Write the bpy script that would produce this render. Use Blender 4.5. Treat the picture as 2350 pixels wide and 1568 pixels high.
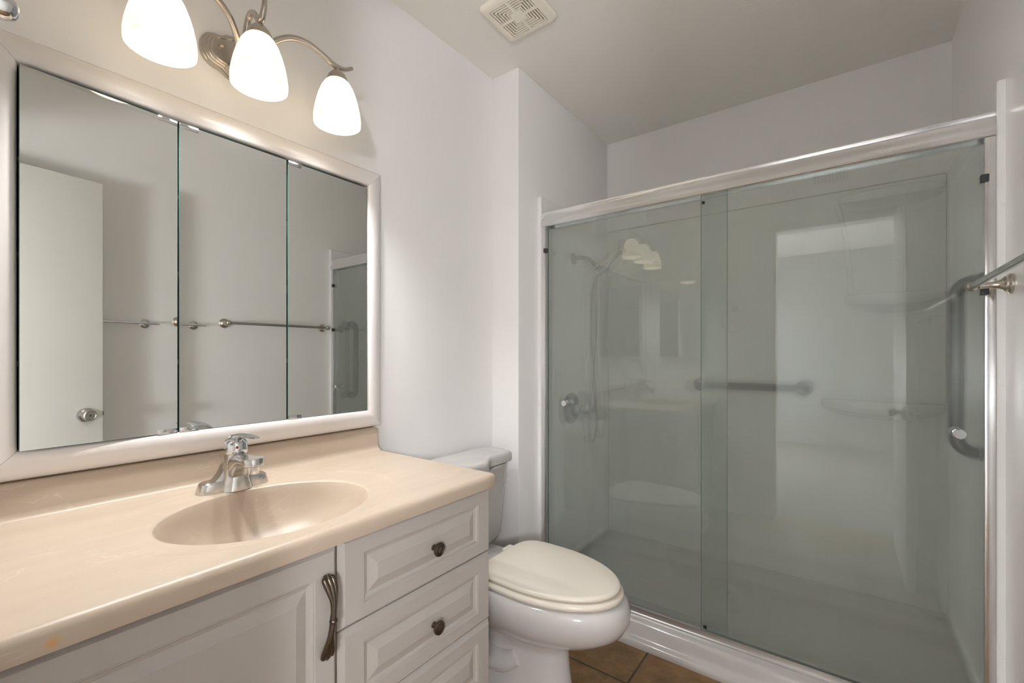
import bpy, bmesh, math, random
from mathutils import Vector, Matrix

# ------------------------------------------------------------------ scene, camera, light
for _o in list(bpy.data.objects):
    bpy.data.objects.remove(_o, do_unlink=True)
S = bpy.context.scene
C = S.collection
PI = math.pi
rad = math.radians

cam_data = bpy.data.cameras.new('camera')
cam_data.sensor_width = 36.0
cam_data.lens = 1024.87 / 2350 * 36.0
cam_data.shift_y = (814.03 - 784) / 2350
cam_data.clip_start = 0.01
cam = bpy.data.objects.new('camera', cam_data)
cam.location = (1.3282, 0.0, 1.1492)
cam.rotation_euler = (PI / 2, 0, rad(36.782))
C.objects.link(cam)
S.camera = cam

world = bpy.data.worlds.new('world')
S.world = world
world.use_nodes = True
world.node_tree.nodes['Background'].inputs['Color'].default_value = (0.8, 0.85, 1.0, 1)
world.node_tree.nodes['Background'].inputs['Strength'].default_value = 0.05

S.view_settings.view_transform = 'Standard'
S.view_settings.look = 'None'
S.view_settings.gamma = 1.0
S.view_settings.exposure = 0.16
S.view_settings.use_curve_mapping = False
S.cycles.max_bounces = 12
S.cycles.diffuse_bounces = 7
S.cycles.use_light_tree = False
S.cycles.glossy_bounces = 5
S.cycles.transmission_bounces = 8
S.cycles.transparent_max_bounces = 12

BULB_STRENGTH = 3.6
SPOT_POWER = 15.0
SHADE_STRENGTH = 0.68
HALL_FILL_RIGHT = 190.0  # glow of the added fill globes out in the hallway
HALL_FILL_LEFT = 78.0

# room numbers (metres); x: from the mirror wall, y: depth, z: height
H = 2.44
W = 1.677       # right wall
YB = 0.012      # back wall face
YF = 2.554      # far wall
CH = 0.1525     # chase thickness
YC = 1.6213     # chase front
YD = 1.787      # shower door plane
TC = 1.30       # toilet centre line

# ------------------------------------------------------------------ materials
def nodes_of(m):
    return m.node_tree.nodes, m.node_tree.links

def mat(name, col, rough=0.5, metal=0.0, coat=0.0, var=0.0, vscale=6.0, bump=0.0, bscale=80.0, spec=0.5, col2=None, vstretch=(1, 1, 1), rvar=0.0):
    m = bpy.data.materials.new(name)
    m.use_nodes = True
    n, l = nodes_of(m)
    p = n['Principled BSDF']
    p.inputs['Base Color'].default_value = (*col, 1)
    p.inputs['Roughness'].default_value = rough
    p.inputs['Metallic'].default_value = metal
    p.inputs['Specular IOR Level'].default_value = spec
    if coat:
        p.inputs['Coat Weight'].default_value = coat
        p.inputs['Coat Roughness'].default_value = 0.05
    tc = n.new('ShaderNodeTexCoord')
    mp = n.new('ShaderNodeMapping')
    mp.inputs['Scale'].default_value = vstretch
    l.new(tc.outputs['Object'], mp.inputs['Vector'])
    if var or col2:
        nz = n.new('ShaderNodeTexNoise')
        nz.inputs['Scale'].default_value = vscale
        nz.inputs['Detail'].default_value = 4
        l.new(mp.outputs['Vector'], nz.inputs['Vector'])
        cr = n.new('ShaderNodeValToRGB')
        c2 = col2 if col2 else tuple(max(0, c * (1 - var)) for c in col)
        cr.color_ramp.elements[0].position = 0.3
        cr.color_ramp.elements[1].position = 0.7
        cr.color_ramp.elements[0].color = (*c2, 1)
        cr.color_ramp.elements[1].color = (*col, 1)
        l.new(nz.outputs['Fac'], cr.inputs['Fac'])
        l.new(cr.outputs['Color'], p.inputs['Base Color'])
        if rvar:
            mr = n.new('ShaderNodeMapRange')
            mr.inputs['To Min'].default_value = rough
            mr.inputs['To Max'].default_value = rough + rvar
            l.new(nz.outputs['Fac'], mr.inputs['Value'])
            l.new(mr.outputs['Result'], p.inputs['Roughness'])
    if bump:
        nb = n.new('ShaderNodeTexNoise')
        nb.inputs['Scale'].default_value = bscale
        nb.inputs['Detail'].default_value = 3
        l.new(tc.outputs['Object'], nb.inputs['Vector'])
        b = n.new('ShaderNodeBump')
        b.inputs['Strength'].default_value = bump
        b.inputs['Distance'].default_value = 0.002
        l.new(nb.outputs['Fac'], b.inputs['Height'])
        l.new(b.outputs['Normal'], p.inputs['Normal'])
    return m

M = {}
M['wall'] = mat('wall_paint', (0.885, 0.875, 0.875), 0.38, var=0.015, vscale=3, bump=0.10, bscale=60)
M['wall_gloss'] = mat('right_wall_paint', (0.87, 0.86, 0.85), 0.22, var=0.015, vscale=3, bump=0.12, bscale=9)
M['ceiling'] = mat('ceiling_paint', (0.86, 0.84, 0.80), 0.8, bump=0.32, bscale=120)
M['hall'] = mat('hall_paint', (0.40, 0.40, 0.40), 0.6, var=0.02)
M['door'] = mat('door_paint', (0.83, 0.825, 0.79), 0.4, var=0.02, vscale=5)
M['trim'] = mat('frame_paint', (0.80, 0.765, 0.755), 0.25, var=0.01)
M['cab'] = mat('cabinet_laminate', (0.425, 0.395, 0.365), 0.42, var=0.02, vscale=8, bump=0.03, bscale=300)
M['grime'] = mat('groove_shadow_grime', (0.35, 0.27, 0.18), 0.8, var=0.2)
M['porcelain'] = mat('porcelain', (0.58, 0.56, 0.55), 0.12, coat=0.25, var=0.01)
M['seat'] = mat('seat_plastic', (0.76, 0.705, 0.615), 0.28, var=0.015, vscale=4)
M['chrome'] = mat('chrome', (0.72, 0.74, 0.77), 0.07, 1.0, var=0.05, vscale=40)
M['chrome_dirty'] = mat('worn_chrome', (0.70, 0.69, 0.67), 0.12, 1.0, var=0.25, vscale=60, bump=0.05, bscale=200, rvar=0.15)
M['nickel'] = mat('brushed_nickel', (0.60, 0.55, 0.49), 0.27, 1.0, var=0.08, vscale=30)
M['satin'] = mat('satin_steel', (0.50, 0.49, 0.47), 0.28, 1.0, var=0.08, vscale=20)
M['grab'] = mat('grab_bar_steel', (0.15, 0.15, 0.148), 0.28, 1.0, var=0.12, vscale=30)
M['bronze'] = mat('aged_bronze', (0.15, 0.115, 0.088), 0.28, 0.9, var=0.35, vscale=60)
M['alu'] = mat('bright_aluminium', (0.87, 0.87, 0.88), 0.2, 1.0, var=0.04, vscale=12)
M['alu_dull'] = mat('dull_aluminium', (0.60, 0.585, 0.575), 0.33, 1.0, var=0.04)
M['acrylic'] = mat('shower_acrylic', (0.86, 0.865, 0.855), 0.10, coat=0.2, var=0.015, vscale=3)
M['pan'] = mat('shower_pan_acrylic', (0.58, 0.56, 0.545), 0.16, coat=0.2, var=0.02)
M['caulk'] = mat('stained_caulk', (0.50, 0.43, 0.31), 0.7, var=0.4, vscale=25)
M['brown_caulk'] = mat('brown_caulk', (0.26, 0.16, 0.07), 0.7, var=0.4, vscale=30)
M['rubber'] = mat('dark_rubber', (0.05, 0.05, 0.052), 0.5, var=0.1)
M['green_rubber'] = mat('dark_green_bumper', (0.006, 0.03, 0.018), 0.35, var=0.1)
M['fan'] = mat('fan_plastic', (0.93, 0.885, 0.78), 0.45, var=0.03, vscale=10)
M['dust'] = mat('dusty_fan_inside', (0.22, 0.15, 0.08), 0.95, var=0.4, vscale=60)
M['dark'] = mat('dark_recess', (0.02, 0.017, 0.012), 0.9, var=0.2)
M['shelf'] = mat('cabinet_shelf_wood', (0.30, 0.24, 0.17), 0.7, var=0.2)
M['switch'] = mat('switch_plastic', (0.78, 0.76, 0.70), 0.4, var=0.02)
M['red'] = mat('red_dot', (0.45, 0.04, 0.015), 0.3, var=0.1)
M['black'] = mat('black_plastic', (0.012, 0.012, 0.014), 0.5, var=0.1)
M['roll'] = mat('cream_plastic', (0.78, 0.70, 0.52), 0.4, var=0.03)
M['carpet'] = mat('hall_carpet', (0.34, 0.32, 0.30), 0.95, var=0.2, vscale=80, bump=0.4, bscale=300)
M['glass_edge'] = mat('green_glass_edge', (0.10, 0.22, 0.19), 0.15, var=0.1)

def mirror_mat():
    m = bpy.data.materials.new('mirror_silver')
    m.use_nodes = True
    n, l = nodes_of(m)
    p = n['Principled BSDF']
    p.inputs['Metallic'].default_value = 1.0
    p.inputs['Roughness'].default_value = 0.0
    tc = n.new('ShaderNodeTexCoord')
    nz = n.new('ShaderNodeTexNoise'); nz.inputs['Scale'].default_value = 3
    cr = n.new('ShaderNodeValToRGB')
    cr.color_ramp.elements[0].color = (0.80, 0.815, 0.785, 1)
    cr.color_ramp.elements[1].color = (0.84, 0.85, 0.82, 1)
    l.new(tc.outputs['Object'], nz.inputs['Vector'])
    l.new(nz.outputs['Fac'], cr.inputs['Fac'])
    l.new(cr.outputs['Color'], p.inputs['Base Color'])
    return m
M['mirror'] = mirror_mat()

def marble_mat():
    m = mat('cultured_marble', (0.80, 0.66, 0.515), 0.33, coat=0.0, spec=0.35)
    n, l = nodes_of(m)
    p = n['Principled BSDF']
    tc = n.new('ShaderNodeTexCoord')
    mp = n.new('ShaderNodeMapping')
    mp.inputs['Scale'].default_value = (9, 1.6, 9)
    mp.inputs['Rotation'].default_value = (0, 0, 0.18)
    l.new(tc.outputs['Object'], mp.inputs['Vector'])
    nz = n.new('ShaderNodeTexNoise'); nz.inputs['Scale'].default_value = 1.6; nz.inputs['Detail'].default_value = 6; nz.inputs['Distortion'].default_value = 1.4
    l.new(mp.outputs['Vector'], nz.inputs['Vector'])
    cr = n.new('ShaderNodeValToRGB')
    e = cr.color_ramp.elements
    e[0].position = 0.30; e[0].color = (0.46, 0.375, 0.295, 1)
    e[1].position = 0.62; e[1].color = (0.495, 0.408, 0.322, 1)
    l.new(nz.outputs['Fac'], cr.inputs['Fac'])
    # thin pale veins
    mp2 = n.new('ShaderNodeMapping'); mp2.inputs['Scale'].default_value = (5, 2.2, 5); mp2.inputs['Location'].default_value = (3.1, 0.4, 0)
    l.new(tc.outputs['Object'], mp2.inputs['Vector'])
    nv = n.new('ShaderNodeTexNoise'); nv.inputs['Scale'].default_value = 2.2; nv.inputs['Detail'].default_value = 5; nv.inputs['Distortion'].default_value = 2.5
    l.new(mp2.outputs['Vector'], nv.inputs['Vector'])
    rv = n.new('ShaderNodeValToRGB')
    q = rv.color_ramp.elements
    q[0].position = 0.485; q[0].color = (0, 0, 0, 1)
    q[1].position = 0.5; q[1].color = (0.075, 0.075, 0.075, 1)
    x = rv.color_ramp.elements.new(0.515); x.color = (0, 0, 0, 1)
    l.new(nv.outputs['Fac'], rv.inputs['Fac'])
    mx = n.new('ShaderNodeMixRGB'); mx.inputs['Color2'].default_value = (0.92, 0.86, 0.78, 1)
    nk = n.new('ShaderNodeTexNoise'); nk.inputs['Scale'].default_value = 9; nk.inputs['Detail'].default_value = 2
    l.new(tc.outputs['Object'], nk.inputs['Vector'])
    kr = n.new('ShaderNodeMapRange'); kr.inputs['From Min'].default_value = 0.52; kr.inputs['From Max'].default_value = 0.66
    kr.inputs['To Min'].default_value = 0.0; kr.inputs['To Max'].default_value = 2.6
    l.new(nk.outputs['Fac'], kr.inputs['Value'])
    km = n.new('ShaderNodeMath'); km.operation = 'MULTIPLY'
    l.new(rv.outputs['Color'], km.inputs[0]); l.new(kr.outputs['Result'], km.inputs[1])
    l.new(km.outputs[0], mx.inputs['Fac'])
    l.new(cr.outputs['Color'], mx.inputs['Color1'])
    # small rust stain on the front edge near the left end
    sp = n.new('ShaderNodeVectorMath'); sp.operation = 'DISTANCE'
    sp.inputs[1].default_value = (0.556 - 0.28, 0.100 - 0.49, 0.799 - 0.787)
    l.new(tc.outputs['Object'], sp.inputs[0])
    mr = n.new('ShaderNodeMapRange'); mr.inputs['From Min'].default_value = 0.002; mr.inputs['From Max'].default_value = 0.010
    mr.inputs['To Min'].default_value = 0.75; mr.inputs['To Max'].default_value = 0.0
    l.new(sp.outputs['Value'], mr.inputs['Value'])
    mx2 = n.new('ShaderNodeMixRGB'); mx2.inputs['Color2'].default_value = (0.62, 0.33, 0.10, 1)
    l.new(mr.outputs['Result'], mx2.inputs['Fac'])
    l.new(mx.outputs['Color'], mx2.inputs['Color1'])
    l.new(mx2.outputs['Color'], p.inputs['Base Color'])
    return m
M['marble'] = marble_mat()

def tile_mat():
    m = mat('floor_tile', (0.3, 0.18, 0.1), 0.42)
    n, l = nodes_of(m)
    p = n['Principled BSDF']
    tc = n.new('ShaderNodeTexCoord')
    mp = n.new('ShaderNodeMapping')
    T = 0.332
    mp.inputs['Location'].default_value = (-(0.717) + 4 * T, -1.4885 + 8 * T, 0)
    l.new(tc.outputs['Object'], mp.inputs['Vector'])
    br = n.new('ShaderNodeTexBrick')
    br.offset = 0.0
    br.inputs['Scale'].default_value = 1.0
    br.inputs['Brick Width'].default_value = T
    br.inputs['Row Height'].default_value = T
    br.inputs['Mortar Size'].default_value = 0.0042
    br.inputs['Mortar Smooth'].default_value = 0.2
    br.inputs['Mortar'].default_value = (0.06, 0.052, 0.038, 1)
    l.new(mp.outputs['Vector'], br.inputs['Vector'])
    nz = n.new('ShaderNodeTexNoise'); nz.inputs['Scale'].default_value = 15; nz.inputs['Detail'].default_value = 8; nz.inputs['Roughness'].default_value = 0.65
    l.new(tc.outputs['Object'], nz.inputs['Vector'])
    cr = n.new('ShaderNodeValToRGB')
    e = cr.color_ramp.elements
    e[0].position = 0.33; e[0].color = (0.165, 0.092, 0.034, 1)
    e[1].position = 0.68; e[1].color = (0.33, 0.185, 0.085, 1)
    x = e.new(0.5); x.color = (0.24, 0.135, 0.055, 1)
    l.new(nz.outputs['Fac'], cr.inputs['Fac'])
    l.new(cr.outputs['Color'], br.inputs['Color1'])
    l.new(cr.outputs['Color'], br.inputs['Color2'])
    l.new(br.outputs['Color'], p.inputs['Base Color'])
    b = n.new('ShaderNodeBump'); b.inputs['Strength'].default_value = 0.5; b.inputs['Distance'].default_value = 0.003; b.invert = True
    l.new(br.outputs['Fac'], b.inputs['Height'])
    l.new(b.outputs['Normal'], p.inputs['Normal'])
    return m
M['tile'] = tile_mat()

def surround_mat():
    """glossy acrylic with faintly moulded tile joints"""
    m = mat('moulded_surround', (0.86, 0.865, 0.855), 0.10, coat=0.2, var=0.012)
    n, l = nodes_of(m)
    p = n['Principled BSDF']
    tc = n.new('ShaderNodeTexCoord')
    sx = n.new('ShaderNodeSeparateXYZ')
    l.new(tc.outputs['Object'], sx.inputs[0])
    ad = n.new('ShaderNodeMath'); ad.operation = 'ADD'
    l.new(sx.outputs['X'], ad.inputs[0]); l.new(sx.outputs['Y'], ad.inputs[1])
    cb = n.new('ShaderNodeCombineXYZ')
    l.new(ad.outputs[0], cb.inputs['X']); l.new(sx.outputs['Z'], cb.inputs['Y'])
    br = n.new('ShaderNodeTexBrick'); br.offset = 0.0
    br.inputs['Scale'].default_value = 1.0
    br.inputs['Brick Width'].default_value = 0.25
    br.inputs['Row Height'].default_value = 0.25
    br.inputs['Mortar Size'].default_value = 0.003
    br.inputs['Mortar Smooth'].default_value = 1.0
    l.new(cb.outputs['Vector'], br.inputs['Vector'])
    b = n.new('ShaderNodeBump'); b.inputs['Strength'].default_value = 0.25; b.inputs['Distance'].default_value = 0.002; b.invert = True
    l.new(br.outputs['Fac'], b.inputs['Height'])
    l.new(b.outputs['Normal'], p.inputs['Normal'])
    return m
M['surround'] = surround_mat()

def shower_glass():
    """clear green-grey pane clouded by soap film, more of it lower down"""
    m = bpy.data.materials.new('filmed_shower_glass')
    m.use_nodes = True
    n, l = nodes_of(m)
    n.remove(n['Principled BSDF'])
    out = n['Material Output']
    tr = n.new('ShaderNodeBsdfTransparent'); tr.inputs['Color'].default_value = (0.918, 0.945, 0.930, 1)
    rf = n.new('ShaderNodeBsdfRefraction'); rf.inputs['IOR'].default_value = 1.3
    rf.inputs['Roughness'].default_value = 0.23; rf.inputs['Color'].default_value = (0.918, 0.945, 0.930, 1)
    df = n.new('ShaderNodeBsdfDiffuse'); df.inputs['Color'].default_value = (0.74, 0.76, 0.74, 1)
    tl = n.new('ShaderNodeBsdfTranslucent'); tl.inputs['Color'].default_value = (0.74, 0.76, 0.74, 1)
    gl = n.new('ShaderNodeBsdfGlossy'); gl.inputs['Roughness'].default_value = 0.0; gl.inputs['Color'].default_value = (0.95, 1, 0.98, 1)
    tc = n.new('ShaderNodeTexCoord')
    sx = n.new('ShaderNodeSeparateXYZ'); l.new(tc.outputs['Object'], sx.inputs[0])
    film = n.new('ShaderNodeMapRange')
    film.inputs['From Min'].default_value = 0.5; film.inputs['From Max'].default_value = 1.75
    film.inputs['To Min'].default_value = 1.0; film.inputs['To Max'].default_value = 0.40
    l.new(sx.outputs['Z'], film.inputs['Value'])
    mp = n.new('ShaderNodeMapping'); mp.inputs['Scale'].default_value = (14, 14, 0.9)
    l.new(tc.outputs['Object'], mp.inputs['Vector'])
    nz = n.new('ShaderNodeTexNoise'); nz.inputs['Scale'].default_value = 1.0; nz.inputs['Detail'].default_value = 3
    l.new(mp.outputs['Vector'], nz.inputs['Vector'])
    nr = n.new('ShaderNodeMapRange'); nr.inputs['From Min'].default_value = 0.3; nr.inputs['From Max'].default_value = 0.7
    nr.inputs['To Min'].default_value = 0.88; nr.inputs['To Max'].default_value = 1.1
    l.new(nz.outputs['Fac'], nr.inputs['Value'])
    fm = n.new('ShaderNodeMath'); fm.operation = 'MULTIPLY'
    l.new(film.outputs['Result'], fm.inputs[0]); l.new(nr.outputs['Result'], fm.inputs[1])
    blur = n.new('ShaderNodeMath'); blur.operation = 'MULTIPLY'; blur.inputs[1].default_value = 0.48
    l.new(fm.outputs[0], blur.inputs[0])
    mx1 = n.new('ShaderNodeMixShader')
    l.new(blur.outputs[0], mx1.inputs['Fac']); l.new(tr.outputs[0], mx1.inputs[1]); l.new(rf.outputs[0], mx1.inputs[2])
    mxd = n.new('ShaderNodeMixShader'); mxd.inputs['Fac'].default_value = 0.5
    l.new(df.outputs[0], mxd.inputs[1]); l.new(tl.outputs[0], mxd.inputs[2])
    dirt = n.new('ShaderNodeMath'); dirt.operation = 'MULTIPLY'; dirt.inputs[1].default_value = 0.105
    l.new(nr.outputs['Result'], dirt.inputs[0])
    mx2 = n.new('ShaderNodeMixShader')
    l.new(dirt.outputs[0], mx2.inputs['Fac']); l.new(mx1.outputs[0], mx2.inputs[1]); l.new(mxd.outputs[0], mx2.inputs[2])
    fr = n.new('ShaderNodeFresnel'); fr.inputs['IOR'].default_value = 1.52
    f2 = n.new('ShaderNodeMath'); f2.operation = 'MULTIPLY'; f2.inputs[1].default_value = 1.7
    l.new(fr.outputs[0], f2.inputs[0])
    ge = n.new('ShaderNodeNewGeometry')
    fb = n.new('ShaderNodeMath'); fb.operation = 'SUBTRACT'; fb.inputs[0].default_value = 1.0
    l.new(ge.outputs['Backfacing'], fb.inputs[1])
    f3 = n.new('ShaderNodeMath'); f3.operation = 'MULTIPLY'
    l.new(f2.outputs[0], f3.inputs[0]); l.new(fb.outputs[0], f3.inputs[1])
    mx3 = n.new('ShaderNodeMixShader')
    l.new(f3.outputs[0], mx3.inputs['Fac']); l.new(mx2.outputs[0], mx3.inputs[1]); l.new(gl.outputs[0], mx3.inputs[2])
    l.new(mx3.outputs[0], out.inputs['Surface'])
    return m
M['glass'] = shower_glass()

def shade_mat():
    """alabaster glass: translucent, faintly marbled, lit by the bulb inside"""
    m = bpy.data.materials.new('alabaster_glass')
    m.use_nodes = True
    n, l = nodes_of(m)
    n.remove(n['Principled BSDF'])
    out = n['Material Output']
    tc = n.new('ShaderNodeTexCoord')
    nz = n.new('ShaderNodeTexNoise'); nz.inputs['Scale'].default_value = 16; nz.inputs['Detail'].default_value = 5; nz.inputs['Distortion'].default_value = 2.2
    l.new(tc.outputs['Object'], nz.inputs['Vector'])
    cr = n.new('ShaderNodeValToRGB')
    cr.color_ramp.elements[0].position = 0.35; cr.color_ramp.elements[0].color = (0.86, 0.77, 0.60, 1)
    cr.color_ramp.elements[1].position = 0.62; cr.color_ramp.elements[1].color = (0.95, 0.90, 0.80, 1)
    l.new(nz.outputs['Fac'], cr.inputs['Fac'])
    tl = n.new('ShaderNodeBsdfTranslucent'); df = n.new('ShaderNodeBsdfDiffuse')
    l.new(cr.outputs['Color'], tl.inputs['Color']); l.new(cr.outputs['Color'], df.inputs['Color'])
    mx = n.new('ShaderNodeMixShader'); mx.inputs['Fac'].default_value = 0.32
    l.new(df.outputs[0], mx.inputs[1]); l.new(tl.outputs[0], mx.inputs[2])
    gl = n.new('ShaderNodeBsdfGlossy'); gl.inputs['Roughness'].default_value = 0.15
    mg = n.new('ShaderNodeMixShader'); mg.inputs['Fac'].default_value = 0.04
    l.new(mx.outputs[0], mg.inputs[1]); l.new(gl.outputs[0], mg.inputs[2])
    em = n.new('ShaderNodeEmission'); em.inputs['Strength'].default_value = SHADE_STRENGTH
    l.new(cr.outputs['Color'], em.inputs['Color'])
    ad = n.new('ShaderNodeAddShader')
    l.new(mg.outputs[0], ad.inputs[0]); l.new(em.outputs[0], ad.inputs[1])
    l.new(ad.outputs[0], out.inputs['Surface'])
    return m

def emit_mat(name, col, strength):
    m = bpy.data.materials.new(name)
    m.use_nodes = True
    n, l = nodes_of(m)
    p = n['Principled BSDF']
    p.inputs['Base Color'].default_value = (0.9, 0.9, 0.9, 1)
    p.inputs['Emission Color'].default_value = (*col, 1)
    p.inputs['Emission Strength'].default_value = strength
    return m

# ------------------------------------------------------------------ mesh helpers
def nb():
    return bmesh.new()

def add_box(bm, x0, x1, y0, y1, z0, z1, bev=0.0, seg=2, rot=None):
    t = bmesh.new()
    bmesh.ops.create_cube(t, size=1.0)
    for v in t.verts:
        v.co = Vector(((x0 + x1) / 2 + v.co.x * (x1 - x0), (y0 + y1) / 2 + v.co.y * (y1 - y0), (z0 + z1) / 2 + v.co.z * (z1 - z0)))
    if bev:
        bmesh.ops.bevel(t, geom=list(t.edges), offset=bev, segments=seg, affect='EDGES', profile=0.5)
    if rot is not None:
        bmesh.ops.transform(t, matrix=rot, verts=t.verts)
    merge(bm, t)

def merge(bm, t):
    me = bpy.data.meshes.new('tmp')
    t.to_mesh(me); t.free()
    bm.from_mesh(me)
    bpy.data.meshes.remove(me)

def frame_for(d):
    d = d.normalized()
    a = Vector((0, 0, 1)) if abs(d.z) < 0.95 else Vector((1, 0, 0))
    u = d.cross(a).normalized()
    return u, d.cross(u).normalized()

def add_lathe(bm, prof, loc, axis=(0, 0, 1), seg=32, sx=1.0, sy=1.0, cap=True):
    """prof: list of (radius, height along the axis)"""
    ax = Vector(axis).normalized()
    u, w = frame_for(ax)
    loc = Vector(loc)
    rings = []
    for r, h in prof:
        rings.append([bm.verts.new(loc + ax * h + (u * math.cos(2 * PI * k / seg) * sx + w * math.sin(2 * PI * k / seg) * sy) * max(r, 1e-5)) for k in range(seg)])
    for a, b in zip(rings, rings[1:]):
        for k in range(seg):
            bm.faces.new((a[k], a[(k + 1) % seg], b[(k + 1) % seg], b[k]))
    if cap:
        bm.faces.new(list(reversed(rings[0]))); bm.faces.new(rings[-1])

def smooth_path(pts, n=8):
    P = [Vector(p) for p in pts]
    if len(P) < 3:
        return P
    out = []
    for i in range(len(P) - 1):
        p0 = P[i - 1] if i else P[0] * 2 - P[1]
        p1, p2 = P[i], P[i + 1]
        p3 = P[i + 2] if i + 2 < len(P) else P[-1] * 2 - P[-2]
        for k in range(n):
            t = k / n
            out.append(0.5 * ((2 * p1) + (p2 - p0) * t + (2 * p0 - 5 * p1 + 4 * p2 - p3) * t * t + (3 * p1 - p0 - 3 * p2 + p3) * t ** 3))
    out.append(P[-1])
    return out

def add_tube(bm, pts, r, seg=14, smooth=8, flat=(1.0, 1.0), cap=True):
    P = smooth_path(pts, smooth) if smooth else [Vector(p) for p in pts]
    n = len(P)
    if callable(r):
        R = [r(i / (n - 1)) for i in range(n)]
    elif isinstance(r, (list, tuple)):
        R = []
        for i in range(n):
            f = i / (n - 1) * (len(r) - 1); k = min(int(f), len(r) - 2)
            R.append(r[k] + (r[k + 1] - r[k]) * (f - k))
    else:
        R = [r] * n
    d0 = (P[1] - P[0]).normalized()
    u, w = frame_for(d0)
    rings = []
    for i in range(n):
        d = (P[min(i + 1, n - 1)] - P[max(i - 1, 0)])
        if d.length < 1e-9:
            d = d0
        d.normalize()
        u = (u - d * u.dot(d)).normalized()
        w = d.cross(u).normalized()
        rings.append([bm.verts.new(P[i] + (u * math.cos(2 * PI * k / seg) * flat[0] + w * math.sin(2 * PI * k / seg) * flat[1]) * R[i]) for k in range(seg)])
    for a, b in zip(rings, rings[1:]):
        for k in range(seg):
            bm.faces.new((a[k], a[(k + 1) % seg], b[(k + 1) % seg], b[k]))
    if cap:
        bm.faces.new(list(reversed(rings[0]))); bm.faces.new(rings[-1])

def add_loft(bm, rings, cap0=True, cap1=True, closed=True):
    R = [[bm.verts.new(Vector(p)) for p in ring] for ring in rings]
    n = len(R[0])
    for a, b in zip(R, R[1:]):
        for k in range(n if closed else n - 1):
            try:
                bm.faces.new((a[k], a[(k + 1) % n], b[(k + 1) % n], b[k]))
            except ValueError:
                pass
    if cap0:
        bm.faces.new(list(reversed(R[0])))
    if cap1:
        bm.faces.new(R[-1])

def add_prism(bm, poly, axis, a, b):
    """extrude a 2-D polygon between a and b along axis ('x': poly is (y,z), 'y': (x,z), 'z': (x,y))"""
    def p3(p, t):
        return {'x': (t, p[0], p[1]), 'y': (p[0], t, p[1]), 'z': (p[0], p[1], t)}[axis]
    add_loft(bm, [[p3(p, a) for p in poly], [p3(p, b) for p in poly]])

def add_sphere(bm, c, r, seg=20, scale=(1, 1, 1)):
    t = bmesh.new()
    bmesh.ops.create_uvsphere(t, u_segments=seg, v_segments=seg // 2 + 2, radius=r)
    for v in t.verts:
        v.co = Vector((c[0] + v.co.x * scale[0], c[1] + v.co.y * scale[1], c[2] + v.co.z * scale[2]))
    merge(bm, t)

def wloc(o):
    v = Vector((0, 0, 0))
    while o:
        v += o.location; o = o.parent
    return v

def obj(name, bm, m, parent=None, loc=None, angle=35, label=None):
    """link a bmesh (built in room coordinates) as one mesh object"""
    bmesh.ops.remove_doubles(bm, verts=bm.verts, dist=1e-6)
    bmesh.ops.recalc_face_normals(bm, faces=bm.faces)
    off = wloc(parent) if parent else Vector(loc if loc else (0, 0, 0))
    for v in bm.verts:
        v.co -= off
    me = bpy.data.meshes.new(name)
    bm.to_mesh(me); bm.free()
    for x in (m if isinstance(m, (list, tuple)) else [m]):
        me.materials.append(x)
    me.shade_smooth()
    me.set_sharp_from_angle(angle=rad(angle))
    o = bpy.data.objects.new(name, me)
    C.objects.link(o)
    if parent:
        o.parent = parent
    else:
        o.location = off
    if label:
        o['label'] = label
    return o

def tag(o, label, cat, group=None):
    o['label'] = label; o['category'] = cat
    if group:
        o['group'] = group
    return o

def thing(name, label, cat, loc=(0, 0, 0), group=None):
    o = bpy.data.objects.new(name, None)
    o.empty_display_size = 0.05
    o.location = loc
    C.objects.link(o)
    return tag(o, label, cat, group)

def struct(name, bm, m, label, cat, parent=None, angle=35):
    o = obj(name, bm, m, parent, angle=angle)
    o['kind'] = 'structure'
    if not parent:
        tag(o, label, cat)
    return o

# materials for room shell use object coordinates; objects sit at the room origin, so these are room coordinates
# ------------------------------------------------------------------ room shell
bm = nb(); add_box(bm, -0.1, 2.7, YB - 0.1, YF + 0.1, -0.12, 0.0)
struct('floor', bm, M['tile'], 'terracotta brown mottled tile floor with grey grout', 'floor')
bm = nb(); add_box(bm, -0.1, 2.7, -3.4, YF + 0.1, H, H + 0.1)
struct('ceiling', bm, M['ceiling'], 'off white textured ceiling over the bathroom', 'ceiling')

# left wall with the opening the mirrored cabinet is let into
cy0, cy1, cz0, cz1 = 0.116, 0.927, 0.952, 1.730
bm = nb()
add_box(bm, -0.14, 0, YB - 0.1, cy0, 0, H)
add_box(bm, -0.14, 0, cy1, YF + 0.1, 0, H)
add_box(bm, -0.14, 0, cy0, cy1, 0, cz0)
add_box(bm, -0.14, 0, cy0, cy1, cz1, H)
struct('wall_left', bm, M['wall'], 'pale warm white wall carrying the mirror and vanity light', 'wall')
bm = nb(); add_box(bm, 0, CH, YC, YF, 0, H, bev=0.003)
struct('wall_chase', bm, M['wall'], 'pale boxed out wall beside the toilet at the shower end', 'wall')
bm = nb(); add_box(bm, -0.1, W + 0.1, YF, YF + 0.1, 0, H)
struct('wall_far', bm, M['wall'], 'grey white wall above the shower surround', 'wall')
bm = nb(); add_box(bm, W, W + 0.1, YB, YF, 0, H)
struct('wall_right', bm, M['wall_gloss'], 'glossy white right wall holding the towel bars', 'wall')
DX0, DX1, DZ = 0.925, 1.610, 1.995
bm = nb()
add_box(bm, -0.1, DX0, YB - 0.1, YB, 0, H)
add_box(bm, DX1, W + 0.1, YB - 0.1, YB, 0, H)
add_box(bm, DX0, DX1, YB - 0.1, YB, DZ, H)
struct('wall_back', bm, M['wall'], 'white wall with the doorway, seen only in reflections', 'wall')
bm = nb()
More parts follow.
